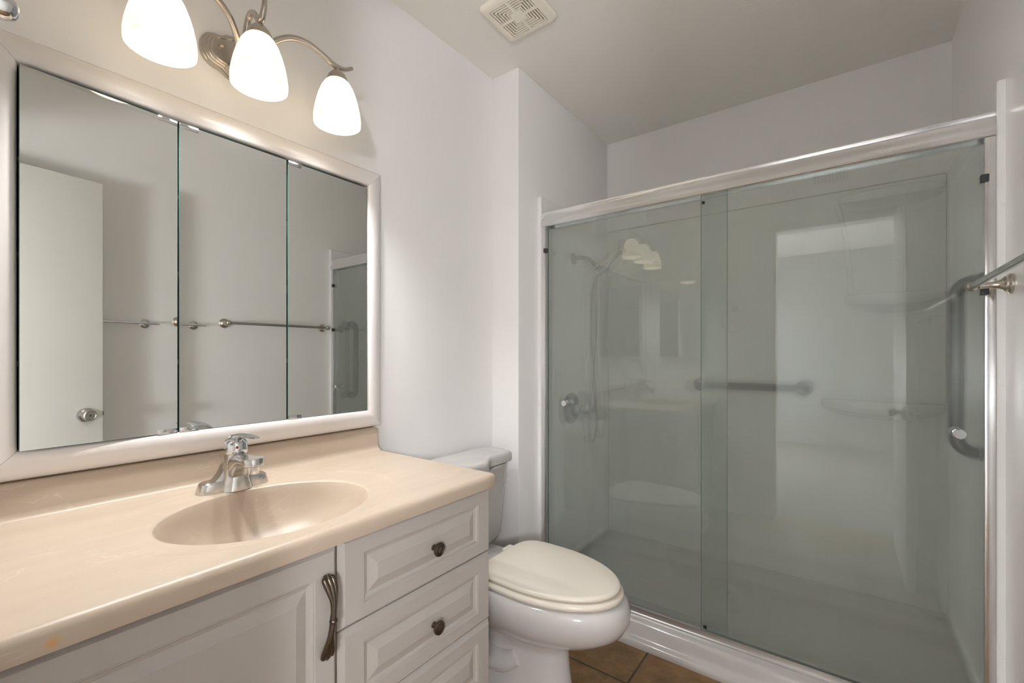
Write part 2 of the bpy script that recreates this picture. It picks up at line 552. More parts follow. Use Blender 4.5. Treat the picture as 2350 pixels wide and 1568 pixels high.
add_box(bm, DX0 - 0.055, DX0, YB, YB + 0.014, 0, DZ + 0.055, 0.003)
add_box(bm, DX0, DX1 + 0.03, YB, YB + 0.014, DZ, DZ + 0.055, 0.003)
add_box(bm, DX0 - 0.002, DX0 + 0.014, YB - 0.1, YB, 0, DZ, 0.002)
add_box(bm, DX1 - 0.014, DX1 + 0.002, YB - 0.1, YB, 0, DZ, 0.002)
struct('trim_1', bm, M['trim'], 'white casing around the bathroom doorway', 'door trim')
# hallway beyond the doorway
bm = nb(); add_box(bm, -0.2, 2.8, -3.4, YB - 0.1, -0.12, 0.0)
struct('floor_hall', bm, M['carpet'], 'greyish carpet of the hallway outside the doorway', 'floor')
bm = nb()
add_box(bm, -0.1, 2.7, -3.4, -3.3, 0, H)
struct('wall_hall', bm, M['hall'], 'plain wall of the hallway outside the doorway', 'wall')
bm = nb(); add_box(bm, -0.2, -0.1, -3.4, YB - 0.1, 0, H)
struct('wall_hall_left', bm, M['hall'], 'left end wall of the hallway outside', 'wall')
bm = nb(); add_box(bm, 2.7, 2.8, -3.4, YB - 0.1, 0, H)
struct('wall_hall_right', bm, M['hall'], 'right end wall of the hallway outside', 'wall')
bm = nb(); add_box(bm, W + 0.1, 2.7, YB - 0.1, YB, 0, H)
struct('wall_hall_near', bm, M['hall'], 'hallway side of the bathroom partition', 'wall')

# bathroom door, opened flat along the right wall
bm = nb(); add_box(bm, 1.560, 1.595, YB + 0.012, 0.735, 0.008, 1.975, 0.002)
d1 = struct('door_1', bm, M['door'], 'plain cream door standing open along the right wall, seen in mirror', 'door')
def knob_prof():
    return [(0.0, 0), (0.033, 0), (0.033, 0.004), (0.029, 0.012), (0.018, 0.017), (0.012, 0.020), (0.012, 0.030), (0.019, 0.034), (0.026, 0.040), (0.027, 0.048), (0.024, 0.056), (0.020, 0.059), (0.018, 0.057), (0.0, 0.057)]
bm = nb(); add_lathe(bm, knob_prof(), (1.560, 0.672, 0.865), (-1, 0, 0))
k = obj('door_knob', bm, M['satin'], d1); 
bm = nb(); add_lathe(bm, [(0, 0), (0.004, 0), (0.004, 0.002), (0, 0.002)], (1.5035, 0.672, 0.865), (-1, 0, 0), 12)
obj('lock_pin', bm, M['dark'], k)
bm = nb(); add_box(bm, 1.571, 1.585, 0.735, 0.741, 0.855, 0.875, 0.001)
obj('latch', bm, M['dark'], d1)
bm = nb(); add_lathe(bm, knob_prof(), (1.595, 0.672, 0.865), (1, 0, 0))
obj('door_knob', bm, M['satin'], d1)

# ------------------------------------------------------------------ unseen hallway lamps, added as fill light through the doorway
def fill_globe_lamp(x, y, h, r, power, label):
    hl = thing('hall_fill_lamp', label, 'added fill lamp', (x, y, 0), 'added globe fill lamps in the hallway')
    bm = nb(); add_lathe(bm, [(0, 0.0005), (0.14, 0.0005), (0.14, 0.012), (0.12, 0.02), (0.02, 0.03), (0, 0.03)], (x, y, 0))
    obj('lamp_base', bm, M['nickel'], hl)
    bm = nb(); add_tube(bm, [(x, y, 0.02), (x, y, h - r + 0.005)], 0.011, 14, 0)
    obj('pole', bm, M['nickel'], hl)
    bm = nb(); add_sphere(bm, (x, y, h), r, 32)
    obj('globe', bm, emit_mat('fill_globe_glow', (0.99, 0.985, 1.0), power), hl)
fill_globe_lamp(2.2, -1.2, 1.45, 0.12, HALL_FILL_RIGHT, 'added globe fill lamp in the hallway right of the doorway')
fill_globe_lamp(0.22, -2.0, 1.0, 0.24, HALL_FILL_LEFT, 'added globe fill lamp in the hallway left of the doorway')

# ------------------------------------------------------------------ mirrored medicine cabinet
mc = thing('medicine_cabinet', 'wide white framed cabinet with three mirror doors over the vanity', 'medicine cabinet', (0, 0.5215, 0.90))
bm = nb()
add_box(bm, -0.125, -0.120, cy0 + .001, cy1 - .001, cz0 + .001, cz1 - .001)
add_box(bm, -0.120, 0.004, cy0 + .0005, cy0 + 0.006, cz0 + .001, cz1 - .001)
add_box(bm, -0.120, 0.004, cy1 - 0.006, cy1 - .0005, cz0 + .001, cz1 - .001)
add_box(bm, -0.120, 0.004, cy0 + 0.006, cy1 - 0.006, cz0 + .0005, cz0 + 0.006)
add_box(bm, -0.120, 0.004, cy0 + 0.006, cy1 - 0.006, cz1 - 0.006, cz1 - .0005)
box = obj('cabinet_box', bm, M['dark'], mc)
for z in (1.125, 1.345, 1.535):
    bm = nb(); add_box(bm, -0.118, -0.002, cy0 + 0.0065, cy1 - 0.0065, z, z + 0.011)
    obj('shelf', bm, M['shelf'], box)
# mitred frame: (distance from the outer edge, thickness from the wall)
fprof = [(0.0, 0.0), (0.0, 0.007), (0.004, 0.013), (0.012, 0.020), (0.022, 0.0255), (0.034, 0.0285), (0.046, 0.0285), (0.055, 0.026), (0.059, 0.023), (0.0605, 0.020), (0.0605, 0.0)]
oy0, oy1, oz0, oz1 = 0.060, 0.9865, 0.8985, 1.7850
def rail(c0, c1, inward, along):
    bm = nb()
    r0, r1 = [], []
    g = 0.0004
    for d, t in fprof:
        a = Vector((0.001 + t, *(c0 + inward * d + along * (d + g))))
        b = Vector((0.001 + t, *(c1 + inward * d - along * (d + g))))
        r0.append(a); r1.append(b)
    add_loft(bm, [r0, r1])
    obj('frame_rail', bm, M['trim'], mc, angle=60)
V2 = lambda y, z: Vector((y, z))
rail(V2(oy0, oz1), V2(oy1, oz1), V2(0, -1), V2(1, 0))
rail(V2(oy0, oz0), V2(oy1, oz0), V2(0, 1), V2(1, 0))
rail(V2(oy0, oz0), V2(oy0, oz1), V2(1, 0), V2(0, 1))
rail(V2(oy1, oz0), V2(oy1, oz1), V2(-1, 0), V2(0, 1))

def mirror_door(y0, y1, clip, tilt=0.0, hinge=None):
    z0, z1 = 0.9595, 1.7170
    R = None
    if tilt:
        R = Matrix.Translation((0.022, hinge, 0)) @ Matrix.Rotation(tilt, 4, 'Z') @ Matrix.Translation((-0.022, -hinge, 0))
    bm = nb(); add_box(bm, 0.0170, 0.0217, y0, y1, z0, z1, 0.0006, 1)
    fs = bmesh.ops.create_grid
    if R:
        bmesh.ops.transform(bm, matrix=R, verts=bm.verts)
    nrm = (R.to_3x3() @ Vector((1, 0, 0))) if R else Vector((1, 0, 0))
    bmesh.ops.recalc_face_normals(bm, faces=bm.faces)
    big = max(bm.faces, key=lambda f: f.calc_area() * (f.normal.dot(nrm) > 0.9))
    big.material_index = 1
    o = obj('mirror_door', bm, [M['glass_edge'], M['mirror']], mc, angle=20)
    for za, zb in ((z0 - 0.001, z0 + 0.0105), (z1 - 0.0105, z1 + 0.001)):
        bm = nb()
        top = za > 1.2
        add_box(bm, 0.0217, 0.0237, clip[0], clip[1], za, zb, 0.0007, 2)
        ze = zb if top else za
        add_box(bm, 0.012, 0.0237, clip[0], clip[1], ze - 0.0006, ze + 0.0006)
        if R:
            bmesh.ops.transform(bm, matrix=R, verts=bm.verts)
        obj('hinge_clip', bm, M['chrome'], o)
mirror_door(0.1215, 0.3845, (0.345, 0.3835), rad(3.5), 0.3845)
mirror_door(0.3875, 0.6495, (0.3885, 0.4285))
mirror_door(0.6535, 0.9215, (0.6540, 0.6935))

# ------------------------------------------------------------------ vanity light with three alabaster shades
vl = thing('vanity_light', 'brushed nickel three arm vanity light with glowing alabaster bell shades', 'wall lamp', (0, 0.505, 1.945))
PCY, PCZ = 0.509, 1.945
ACY = 0.513
PLATE = [(-0.0735, 0.0), (-0.0725, 0.012), (-0.069, 0.023), (-0.063, 0.0325), (-0.055, 0.0395), (-0.046, 0.0435), (-0.037, 0.0452), (-0.029, 0.0462), (-0.021, 0.0495), (-0.011, 0.0565), (0.0, 0.0595)]
def plate_outline(s):
    up = PLATE + [(-t, h) for t, h in reversed(PLATE[:-1])]
    pts = up + [(t, -h) for t, h in reversed(up[1:-1])]
    return [(PCY + t * s, PCZ + h * s) for t, h in pts]
bm = nb()
rings = []
for s, x in ((1.0, 0.0005), (1.0, 0.006), (0.96, 0.010), (0.93, 0.0102), (0.91, 0.0145), (0.87, 0.016), (0.85, 0.0162), (0.83, 0.0205), (0.78, 0.022), (0.76, 0.0222), (0.74, 0.026), (0.68, 0.027), (0.66, 0.024), (0.3, 0.0235)):
    rings.append([(x, y, z) for y, z in plate_outline(s)])
add_loft(bm, rings)
plate = obj('back_plate', bm, M['nickel'], vl, angle=50)
for sy in (-1, 1):
    bm = nb(); add_sphere(bm, (0.0275, PCY + sy * 0.030, PCZ + 0.008), 0.0052); obj('screw_cap', bm, M['nickel'], plate)
bm = nb(); add_lathe(bm, [(0.0, 0.022), (0.022, 0.022), (0.022, 0.030), (0.017, 0.040), (0.017, 0.062), (0.012, 0.068), (0, 0.069)], (0, PCY, 1.903), (1, 0, 0), 6)
obj('hub', bm, M['nickel'], vl)
shade_m = shade_mat()
bulb_m = emit_mat('warm_bulb', (0.95, 0.985, 1.0), BULB_STRENGTH)
LX = 0.162
def shade_at(y, dz):
    capz = 1.9405 + dz
    bm = nb(); add_lathe(bm, [(0.0, 0.034), (0.006, 0.034), (0.007, 0.027), (0.010, 0.026), (0.012, 0.024), (0.016, 0.020), (0.023, 0.012), (0.027, 0.004), (0.0285, -0.006), (0.0275, -0.010), (0.020, -0.010), (0.0, -0.009)], (LX, y, capz), (0, 0, 1))
    obj('shade_holder', bm, M['nickel'], vl, angle=50)
    outer = [(0.027, 0.126), (0.0345, 0.118), (0.0428, 0.104), (0.0505, 0.084), (0.0566, 0.062), (0.0612, 0.040), (0.0637, 0.020), (0.0637, 0.006), (0.063, 0.001)]
    inner = [(r - 0.003, h + 0.0005) for r, h in reversed(outer)]
    inner[0] = (0.0608, 0.001)
    bm = nb(); add_lathe(bm, outer + inner, (LX, y, 1.810 + dz), (0, 0, 1), 40, cap=False)
    s = obj('glass_shade', bm, shade_m, vl, angle=70)
    bm = nb(); add_lathe(bm, [(0.0, 0.0), (0.010, 0.002), (0.020, 0.008), (0.0275, 0.018), (0.0300, 0.030), (0.0275, 0.042), (0.020, 0.056), (0.014, 0.068), (0.0135, 0.085), (0.0, 0.086)], (LX, y, 1.826 + dz), (0, 0, 1), 24)
    bl = obj('bulb', bm, bulb_m, vl)
    ld = bpy.data.lights.new('bulb_light', 'SPOT')
    ld.energy = SPOT_POWER; ld.color = (1.0, 0.99, 0.985); ld.spot_size = rad(128); ld.spot_blend = 0.85; ld.shadow_soft_size = 0.028
    lo = bpy.data.objects.new('bulb_light', ld)
    lo.location = Vector((LX, y, 1.822 + dz)) - vl.location
    lo.parent = vl
    C.objects.link(lo)
for y, dz in ((0.314, -0.0125), (0.513, 0.002), (0.725, -0.004)):
    shade_at(y, dz)
for s, ky, dz in ((-1, 1.0, -0.0125), (1, 1.06, -0.004)):
    f = lambda dy: ACY + s * dy * ky
    bm = nb()
    add_tube(bm, [(0.048, f(0.004), 1.905), (0.080, f(0.014), 1.914), (0.106, f(0.029), 1.942), (0.125, f(0.052), 1.976 + dz * 0.5), (0.140, f(0.084), 2.000 + dz), (0.151, f(0.118), 2.003 + dz), (0.158, f(0.152), 1.992 + dz), (0.162, f(0.182), 1.979 + dz), (0.162, f(0.201), 1.976 + dz), (0.162, f(0.222), 1.981 + dz), (0.162, f(0.244), 1.996 + dz)], [0.0077] * 9 + [0.0066, 0.0056], 14, 8)
    obj('arm', bm, M['nickel'], vl)
bm = nb()
add_tube(bm, [(0.05, ACY, 1.908), (0.070, ACY, 1.930), (0.083, ACY, 1.970), (0.096, ACY, 2.004), (0.112, ACY, 2.017), (0.130, ACY, 2.012), (0.147, ACY, 1.994), (0.161, ACY, 1.977), (0.173, ACY, 1.979), (0.185, ACY, 1.998), (0.190, ACY, 2.018)], [0.0077] * 9 + [0.0066, 0.0056], 14, 8)
obj('arm', bm, M['nickel'], vl)

# ------------------------------------------------------------------ countertop with moulded basin
ct = thing('vanity_countertop', 'cream cultured marble countertop with oval moulded basin and backsplash', 'countertop', (0.28, 0.49, 0.787))
ZC = 0.820
BX, BY, BRX, BRY = 0.3235, 0.470, 0.1745, 0.2077
X0, X1, CY0, CY1 = 0.0015, 0.540, 0.0300, 0.9585
def in_rect(x, y, o, r):
    x1, y0, y1 = X1 + o, CY0 - o, CY1 + o
    if x < X0 or x > x1 or y < y0 or y > y1:
        return False
    cx = x - (x1 - r)
    cyy = max(y - (y1 - r), (y0 + r) - y)
    if cx > 0 and cyy > 0:
        return cx * cx + cyy * cyy <= r * r
    return True
def cast(a, o, r=0.006):
    r = r + max(o, 0)
    lo, hi = 0.0, 2.0
    for _ in range(40):
        m_ = (lo + hi) / 2
        if in_rect(BX + m_ * math.cos(a), BY + m_ * math.sin(a), o, r):
            lo = m_
        else:
            hi = m_
    return (BX + lo * math.cos(a), BY + lo * math.sin(a))
angs = [2 * PI * k / 220 for k in range(220)]
for cx_, cy_ in ((X0, CY0), (X0, CY1)):
    angs.append(math.atan2(cy_ - BY, cx_ - BX) % (2 * PI))
for cx_, cy_ in ((X1, CY0), (X1, CY1)):
    for da in (-0.012, -0.006, 0, 0.006, 0.012):
        angs.append((math.atan2(cy_ - BY, cx_ - BX) + da) % (2 * PI))
angs = sorted(angs)
def ell(e, a):
    ca, sa = math.cos(a), math.sin(a)
    r = 1 / math.sqrt((ca / BRX) ** 2 + (sa / BRY) ** 2)
    return (BX + e * r * ca, BY + e * r * sa)
RX, RY, RRX, RRY = 0.298, 0.476, 0.228, 0.288
def ring_pt(e, a):
    # point of the shallow outer oval met by the ray at angle a from the basin centre
    ca, sa = math.cos(a), math.sin(a)
    lo, hi = 0, 1
    for _ in range(40):
        m_ = (lo + hi) / 2
        q = ((BX + m_ * ca - RX) / (RRX * e)) ** 2 + ((BY + m_ * sa - RY) / (RRY * e)) ** 2
        if q < 1: lo = m_
        else: hi = m_
    return (BX + lo * ca, BY + lo * sa)
STEP = 0.0018
rings = []
rings.append([(*ell(1.0, a), ZC - STEP - 0.0035) for a in angs])
rings.append([(*ell(1.012, a), ZC - STEP - 0.0016) for a in angs])
rings.append([(*ell(1.03, a), ZC - STEP - 0.0004) for a in angs])
rings.append([(*ell(1.055, a), ZC - STEP) for a in angs])
rings.append([(*ring_pt(0.975, a), ZC - STEP) for a in angs])
rings.append([(*ring_pt(0.99, a), ZC - STEP * 0.7) for a in angs])
rings.append([(*ring_pt(1.005, a), ZC - STEP * 0.2) for a in angs])
rings.append([(*ring_pt(1.02, a), ZC) for a in angs])
def bnd(o, z):
    return [(*cast(a, o), z) for a in angs]
rings.append(bnd(-0.002, ZC)); rings.append(bnd(0.0, ZC))
for o, dz in ((0.005, 0.0010), (0.009, 0.0032), (0.0125, 0.0066), (0.015, 0.011), (0.016, 0.017), (0.016, 0.024), (0.0152, 0.033), (0.008, 0.0335), (-0.03, 0.0335)):
    rings.append(bnd(o, ZC - dz))
bm = nb(); add_loft(bm, rings, cap0=False, cap1=False)
slab = obj('slab', bm, M['marble'], ct, angle=50)
bm = nb()
rings = []
for e, dz in ((1.0, STEP + 0.0035), (0.985, 0.0105), (0.965, 0.021), (0.94, 0.035), (0.905, 0.052), (0.855, 0.070), (0.78, 0.088), (0.68, 0.103), (0.55, 0.116), (0.40, 0.125), (0.25, 0.130), (0.13, 0.132)):
    rings.append([(*ell(e, a), ZC - dz) for a in angs])
add_loft(bm, rings, cap0=False, cap1=True)
basin = obj('basin', bm, M['marble'], ct, angle=60)
bm = nb(); add_lathe(bm, [(0.0, 0.002), (0.014, 0.002), (0.016, 0.0035), (0.021, 0.003), (0.022, 0.0005), (0.0, 0.0)], (BX, BY, ZC - 0.1318), (0, 0, 1))
obj('drain', bm, M['chrome'], basin)
bm = nb()
bsp = [(0.0015, 0.8195), (0.0015, 0.8965), (0.012, 0.8965), (0.0165, 0.8955), (0.0195, 0.8925), (0.0205, 0.888), (0.0215, 0.838), (0.0235, 0.830), (0.0275, 0.8245), (0.033, 0.8215), (0.040, 0.8197)]
def bs_ring(y, dz=0.0):
    return [(x, y, min(z, 0.8965 - dz)) for x, z in bsp]
add_loft(bm, [bs_ring(0.016), bs_ring(0.958), bs_ring(0.963, 0.0012), bs_ring(0.966, 0.004), bs_ring(0.9672, 0.008)])
obj('backsplash', bm, M['marble'], ct, angle=50)
bm = nb(); add_box(bm, 0.002, 0.010, 0.02, 0.955, 0.8966, 0.8983)
obj('caulk_bead', bm, M['brown_caulk'], ct, label='brown stained caulk bead')
bm = nb(); add_box(bm, 0.515, 0.5172, 0.03, 0.955, 0.7815, 0.7862)
obj('caulk_bead', bm, M['brown_caulk'], ct, label='brown stained caulk bead')

# ------------------------------------------------------------------ vanity cabinet
vc = thing('vanity_cabinet', 'white raised panel vanity cabinet with a door and three drawers', 'vanity cabinet', (0.27, 0.49, 0))
bm = nb()
add_box(bm, 0.004, 0.497, 0.018, 0.034, 0.10, 0.7862)
add_box(bm, 0.004, 0.497, 0.939, 0.955, 0.10, 0.7862)
add_box(bm, 0.004, 0.497, 0.034, 0.939, 0.10, 0.116)
add_box(bm, 0.004, 0.45, 0.018, 0.953, 0.001, 0.10)
add_box(bm, 0.497, 0.515, 0.018, 0.056, 0.10, 0.7862)
add_box(bm, 0.497, 0.515, 0.475, 0.520, 0.10, 0.7862)
add_box(bm, 0.497, 0.515, 0.930, 0.955, 0.10, 0.7862)
add_box(bm, 0.497, 0.515, 0.056, 0.475, 0.75, 0.7862)
add_box(bm, 0.497, 0.515, 0.056, 0.475, 0.10, 0.14)
for z in (0.10, 0.40, 0.586, 0.765):
    add_box(bm, 0.497, 0.515, 0.520, 0.930, z, z + 0.03 if z < 0.7 else 0.7862)
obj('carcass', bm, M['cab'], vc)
FX = 0.5175
def panel_front(name, y0, y1, z0, z1, iy, iz, prof, parent):
    """stepped raised panel front: nested rectangles of (inset fraction list, height)"""
    bm = nb()
    rings = []
    for (a, hgt) in prof:
        ay, az = a if isinstance(a, tuple) else (a, a)
        rings.append([(FX + hgt, y0 + ay, z0 + az), (FX + hgt, y1 - ay, z0 + az), (FX + hgt, y1 - ay, z1 - az), (FX + hgt, y0 + ay, z1 - az)])
    add_loft(bm, rings)
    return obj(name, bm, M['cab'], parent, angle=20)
def dprof(fr, rise):
    c = 0.010
    return [(0, 0.0), (0, 0.008), (0.0015, 0.0095), (c - 0.001, 0.0185), (c, 0.0192), ((c + fr[0], c + fr[1]), 0.0192), ((c + fr[0] + 0.001, c + fr[1] + 0.001), 0.0180), ((c + fr[0] + 0.0035, c + fr[1] + 0.0035), 0.0178),
            ((c + fr[0] + 0.0065, c + fr[1] + 0.0065), 0.0135), ((c + fr[0] + 0.014, c + fr[1] + 0.014), 0.0115), ((c + fr[0] + rise, c + fr[1] + rise), 0.0182), ((c + fr[0] + rise + 0.001, c + fr[1] + rise + 0.001), 0.0190)]
def knob(parent, y, z):
    bm = nb()
    add_lathe(bm, [(0.0, 0.0), (0.0075, 0.0), (0.007, 0.003), (0.0055, 0.007), (0.0055, 0.012), (0.009, 0.015), (0.0155, 0.0175), (0.0165, 0.0205), (0.0155, 0.0235), (0.0125, 0.0245), (0.0115, 0.0236), (0.0100, 0.0240), (0.0095, 0.0262), (0.006, 0.0275), (0.0, 0.028)], (FX + 0.018, y, z), (1, 0, 0), 28)
    return obj('knob', bm, M['bronze'], parent)
for z0, z1 in ((0.602, 0.7845), (0.4155, 0.600), (0.229, 0.4135)):
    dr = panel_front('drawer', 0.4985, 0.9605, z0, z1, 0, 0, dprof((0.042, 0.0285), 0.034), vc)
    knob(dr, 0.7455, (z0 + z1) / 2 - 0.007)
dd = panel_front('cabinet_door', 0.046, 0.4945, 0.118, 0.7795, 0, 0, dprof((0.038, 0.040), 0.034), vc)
# leaf ended bow pull
bm = nb()
hx, hy, hz, hh = FX + 0.019, 0.4670, 0.6530, 0.0800
def bow(t, w):
    # t -1..1 along the handle
    return 0.004 + 0.022 * (1 - abs(t) ** 2.4) + w
for side in (1, -1):
    for k_, off in enumerate((-1, 0, 1)):
        pts = []
        for t in (0.05, 0.25, 0.45, 0.62, 0.78, 0.90, 1.0):
            spread = max(0, (t - 0.35) / 0.65)
            wob = 0.0022 * off if t < 0.4 else 0
            yoff = off * (0.0018 + 0.0062 * math.sin(min(1, spread * 1.25) * PI / 2) - 0.002 * (t > 0.95)) + side * 0.0035 * math.sin(t * PI)
            if off and t == 1.0:
                t = 0.93
            pts.append((hx + bow(t, 0.0015 * (off == 0)), hy + yoff, hz + side * hh * t))
        add_tube(bm, pts, [0.0040, 0.0041, 0.0040, 0.0047, 0.0056, 0.0056, 0.0034], 10, 6)
    add_lathe(bm, [(0, 0), (0.006, 0), (0.006, 0.010), (0, 0.010)], (hx - 0.001, hy, hz + side * hh * 0.9), (1, 0, 0), 12)
add_sphere(bm, (hx + 0.0275, hy, hz), 0.0074, 16, (1, 1.05, 0.8))
add_lathe(bm, [(0.0052, -0.008), (0.0056, -0.006), (0.0052, -0.004)], (hx + 0.0262, hy, hz), (0, 0, 1), 12)
add_lathe(bm, [(0.0052, 0.004), (0.0056, 0.006), (0.0052, 0.008)], (hx + 0.0262, hy, hz), (0, 0, 1), 12)
obj('handle', bm, M['bronze'], dd, angle=60)

# ------------------------------------------------------------------ toilet paper holder on the cabinet side
tp = thing('toilet_paper_holder', 'small white paper holder bracket on the cabinet side by the toilet', 'paper holder', (0.48, 0.955, 0.655))
bm = nb(); add_lathe(bm, [(0, 0.0005), (0.033, 0.0005), (0.033, 0.006), (0.028, 0.011), (0, 0.011)], (0.470, 0.955, 0.655), (0, 1, 0), 28)
obj('mounting_disc', bm, M['roll'], tp)
bm = nb(); add_box(bm, 0.472, 0.492, 0.966, 0.990, 0.641, 0.664, 0.002)
obj('bracket_arm', bm, M['porcelain'], tp)

# ------------------------------------------------------------------ faucet
fc = thing('basin_faucet', 'worn chrome single lever faucet standing behind the oval basin', 'faucet', (0.105, 0.472, ZC - STEP))
FY, FZ, FXc = 0.476, ZC - STEP, 0.106
TX = 0.121
def oval(cx, cy, rx, ry, z, p=2.0, n=36, dx=0):
    out = []
    for k in range(n):
        a = 2 * PI * k / n
        c, s_ = math.cos(a), math.sin(a)
        out.append((cx + rx * math.copysign(abs(c) ** (2 / p), c), cy + ry * math.copysign(abs(s_) ** (2 / p), s_), z))
    return out
bm = nb()
add_loft(bm, [oval(FXc, FY, 0.027, 0.079, FZ + 0.0003, 3.5), oval(FXc, FY, 0.027, 0.079, FZ + 0.006, 3.5), oval(FXc, FY, 0.0245, 0.074, FZ + 0.0225, 3.5), oval(FXc, FY, 0.0215, 0.070, FZ + 0.026, 3.5)])
# sloping shoulders up to the tower
for s in (-1, 1):
    pts = []
    add_loft(bm, [[(FXc - 0.019, FY + s * y, FZ + 0.02), (FXc + 0.019, FY + s * y, FZ + 0.02), (FXc + 0.015, FY + s * y, z), (FXc - 0.015, FY + s * y, z)] for y, z in ((0.046, FZ + 0.026), (0.038, FZ + 0.034), (0.030, FZ + 0.046), (0.022, FZ + 0.064), (0.012, FZ + 0.074))])
base = obj('base_plate', bm, M['chrome_dirty'], fc, angle=30)
bm = nb()
add_loft(bm, [oval(FXc + 0.008, FY, 0.036, 0.037, FZ + 0.0005, 2.6), oval(FXc + 0.009, FY, 0.034, 0.034, FZ + 0.012, 2.5), oval(FXc + 0.010, FY, 0.030, 0.030, FZ + 0.030, 2.3), oval(FXc + 0.012, FY, 0.027, 0.0275, FZ + 0.05, 2.2), oval(TX, FY, 0.0255, 0.0255, FZ + 0.075, 2), oval(TX, FY, 0.0245, 0.0245, FZ + 0.088, 2)])
obj('body', bm, M['chrome_dirty'], fc, angle=40)
# spout: widening hood from the tower to a round nose
bm = nb()
def sec(x, hw, z0, z1, n=20):
    out = []
    for k in range(n):
        a = 2 * PI * k / n
        c, s_ = math.cos(a), math.sin(a)
        out.append((x, FY + hw * math.copysign(abs(c) ** 0.75, c), (z0 + z1) / 2 + (z1 - z0) / 2 * math.copysign(abs(s_) ** 0.6, s_)))
    return out
add_loft(bm, [sec(TX - 0.005, 0.0225, FZ + 0.010, FZ + 0.086), sec(TX + 0.016, 0.0240, FZ + 0.022, FZ + 0.0890), sec(TX + 0.030, 0.0245, FZ + 0.042, FZ + 0.0895), sec(TX + 0.046, 0.0240, FZ + 0.060, FZ + 0.0890), sec(TX + 0.064, 0.0235, FZ + 0.0695, FZ + 0.0885), sec(TX + 0.090, 0.0228, FZ + 0.0705, FZ + 0.0875)])
add_lathe(bm, [(0, 0.0690), (0.020, 0.0690), (0.0228, 0.071), (0.0236, 0.0858), (0.0220, 0.0885), (0, 0.0885)], (TX + 0.092, FY, FZ), (0, 0, 1), 32)
sp = obj('spout', bm, M['chrome_dirty'], fc, angle=40)
bm = nb(); add_lathe(bm, [(0, 0.0515), (0.0108, 0.0515), (0.0118, 0.0535), (0.0122, 0.0695), (0, 0.0695)], (TX + 0.094, FY, FZ), (0, 0, 1), 24)
obj('aerator', bm, M['chrome'], sp)
bm = nb()
add_lathe(bm, [(0.0, 0.0885), (0.0245, 0.0885), (0.026, 0.091), (0.0265, 0.097), (0.026, 0.108), (0.0245, 0.116), (0.018, 0.123), (0, 0.126)], (TX, FY, FZ), (0, 0, 1), 36)
# lever blade rising from the back of the cap and sweeping forward
def blade(x, hw, zc, th):
    return [(x, FY - hw, zc - th * 0.4), (x, FY - hw * 0.6, zc + th * 0.4), (x, FY, zc + th * 0.55), (x, FY + hw * 0.6, zc + th * 0.4), (x, FY + hw, zc - th * 0.4), (x, FY + hw * 0.6, zc - th), (x, FY, zc - th * 1.15), (x, FY - hw * 0.6, zc - th)]
add_loft(bm, [blade(TX - 0.027, 0.011, FZ + 0.100, 0.004), blade(TX - 0.022, 0.017, FZ + 0.111, 0.006), blade(TX - 0.010, 0.0215, FZ + 0.1235, 0.008), blade(TX + 0.008, 0.0225, FZ + 0.132, 0.009), blade(TX + 0.030, 0.020, FZ + 0.1365, 0.008), blade(TX + 0.055, 0.0165, FZ + 0.1385, 0.006), blade(TX + 0.084, 0.0135, FZ + 0.1385, 0.0045), blade(TX + 0.104, 0.010, FZ + 0.1375, 0.003), blade(TX + 0.112, 0.006, FZ + 0.137, 0.0015)])
add_lathe(bm, [(0, 0), (0.002, 0), (0.0024, 0.006), (0.0035, 0.008), (0.003, 0.011), (0, 0.012)], (TX - 0.024, FY, FZ + 0.100), (-0.9, 0, 0.2), 12)
hd = obj('lever_handle', bm, M['chrome'], fc, angle=40)
bm = nb(); add_sphere(bm, (TX + 0.0245, FY - 0.0075, FZ + 0.1055), 0.0036, 14, (0.6, 1, 1))
obj('hot_mark', bm, M['red'], hd, label='red hot water dot')

# ------------------------------------------------------------------ toilet
to = thing('toilet', 'white elongated toilet with closed cream seat lid beside the vanity', 'toilet', (0.4, TC, 0))
def egg(xc, af, ab, b, z, n=56, pf=2.0, pb=2.6):
    out = []
    for k in range(n):
        a = 2 * PI * k / n
        c, s_ = math.cos(a), math.sin(a)
        p = pf if c > 0 else pb
        out.append((xc + (af if c > 0 else ab) * math.copysign(abs(c) ** (2 / p), c), TC + b * math.copysign(abs(s_) ** (2 / (p if c <= 0 else 2.0)), s_), z))
    return out
bm = nb()
add_loft(bm, [egg(0.40, 0.215, 0.25, 0.112, 0.0005), egg(0.40, 0.210, 0.25, 0.108, 0.012), egg(0.40, 0.196, 0.25, 0.100, 0.04), egg(0.40, 0.188, 0.25, 0.094, 0.10), egg(0.405, 0.180, 0.25, 0.090, 0.155), egg(0.41, 0.178, 0.25, 0.092, 0.185),
              egg(0.42, 0.200, 0.25, 0.107, 0.203), egg(0.43, 0.236, 0.25, 0.130, 0.224), egg(0.445, 0.288, 0.25, 0.158, 0.250), egg(0.455, 0.321, 0.25, 0.178, 0.282), egg(0.46, 0.336, 0.25, 0.190, 0.316), egg(0.46, 0.338, 0.25, 0.193, 0.345), egg(0.46, 0.330, 0.25, 0.190, 0.367), egg(0.46, 0.318, 0.25, 0.182, 0.3775), egg(0.46, 0.285, 0.245, 0.165, 0.3805)])
bowl = obj('bowl', bm, M['porcelain'], to, angle=60)
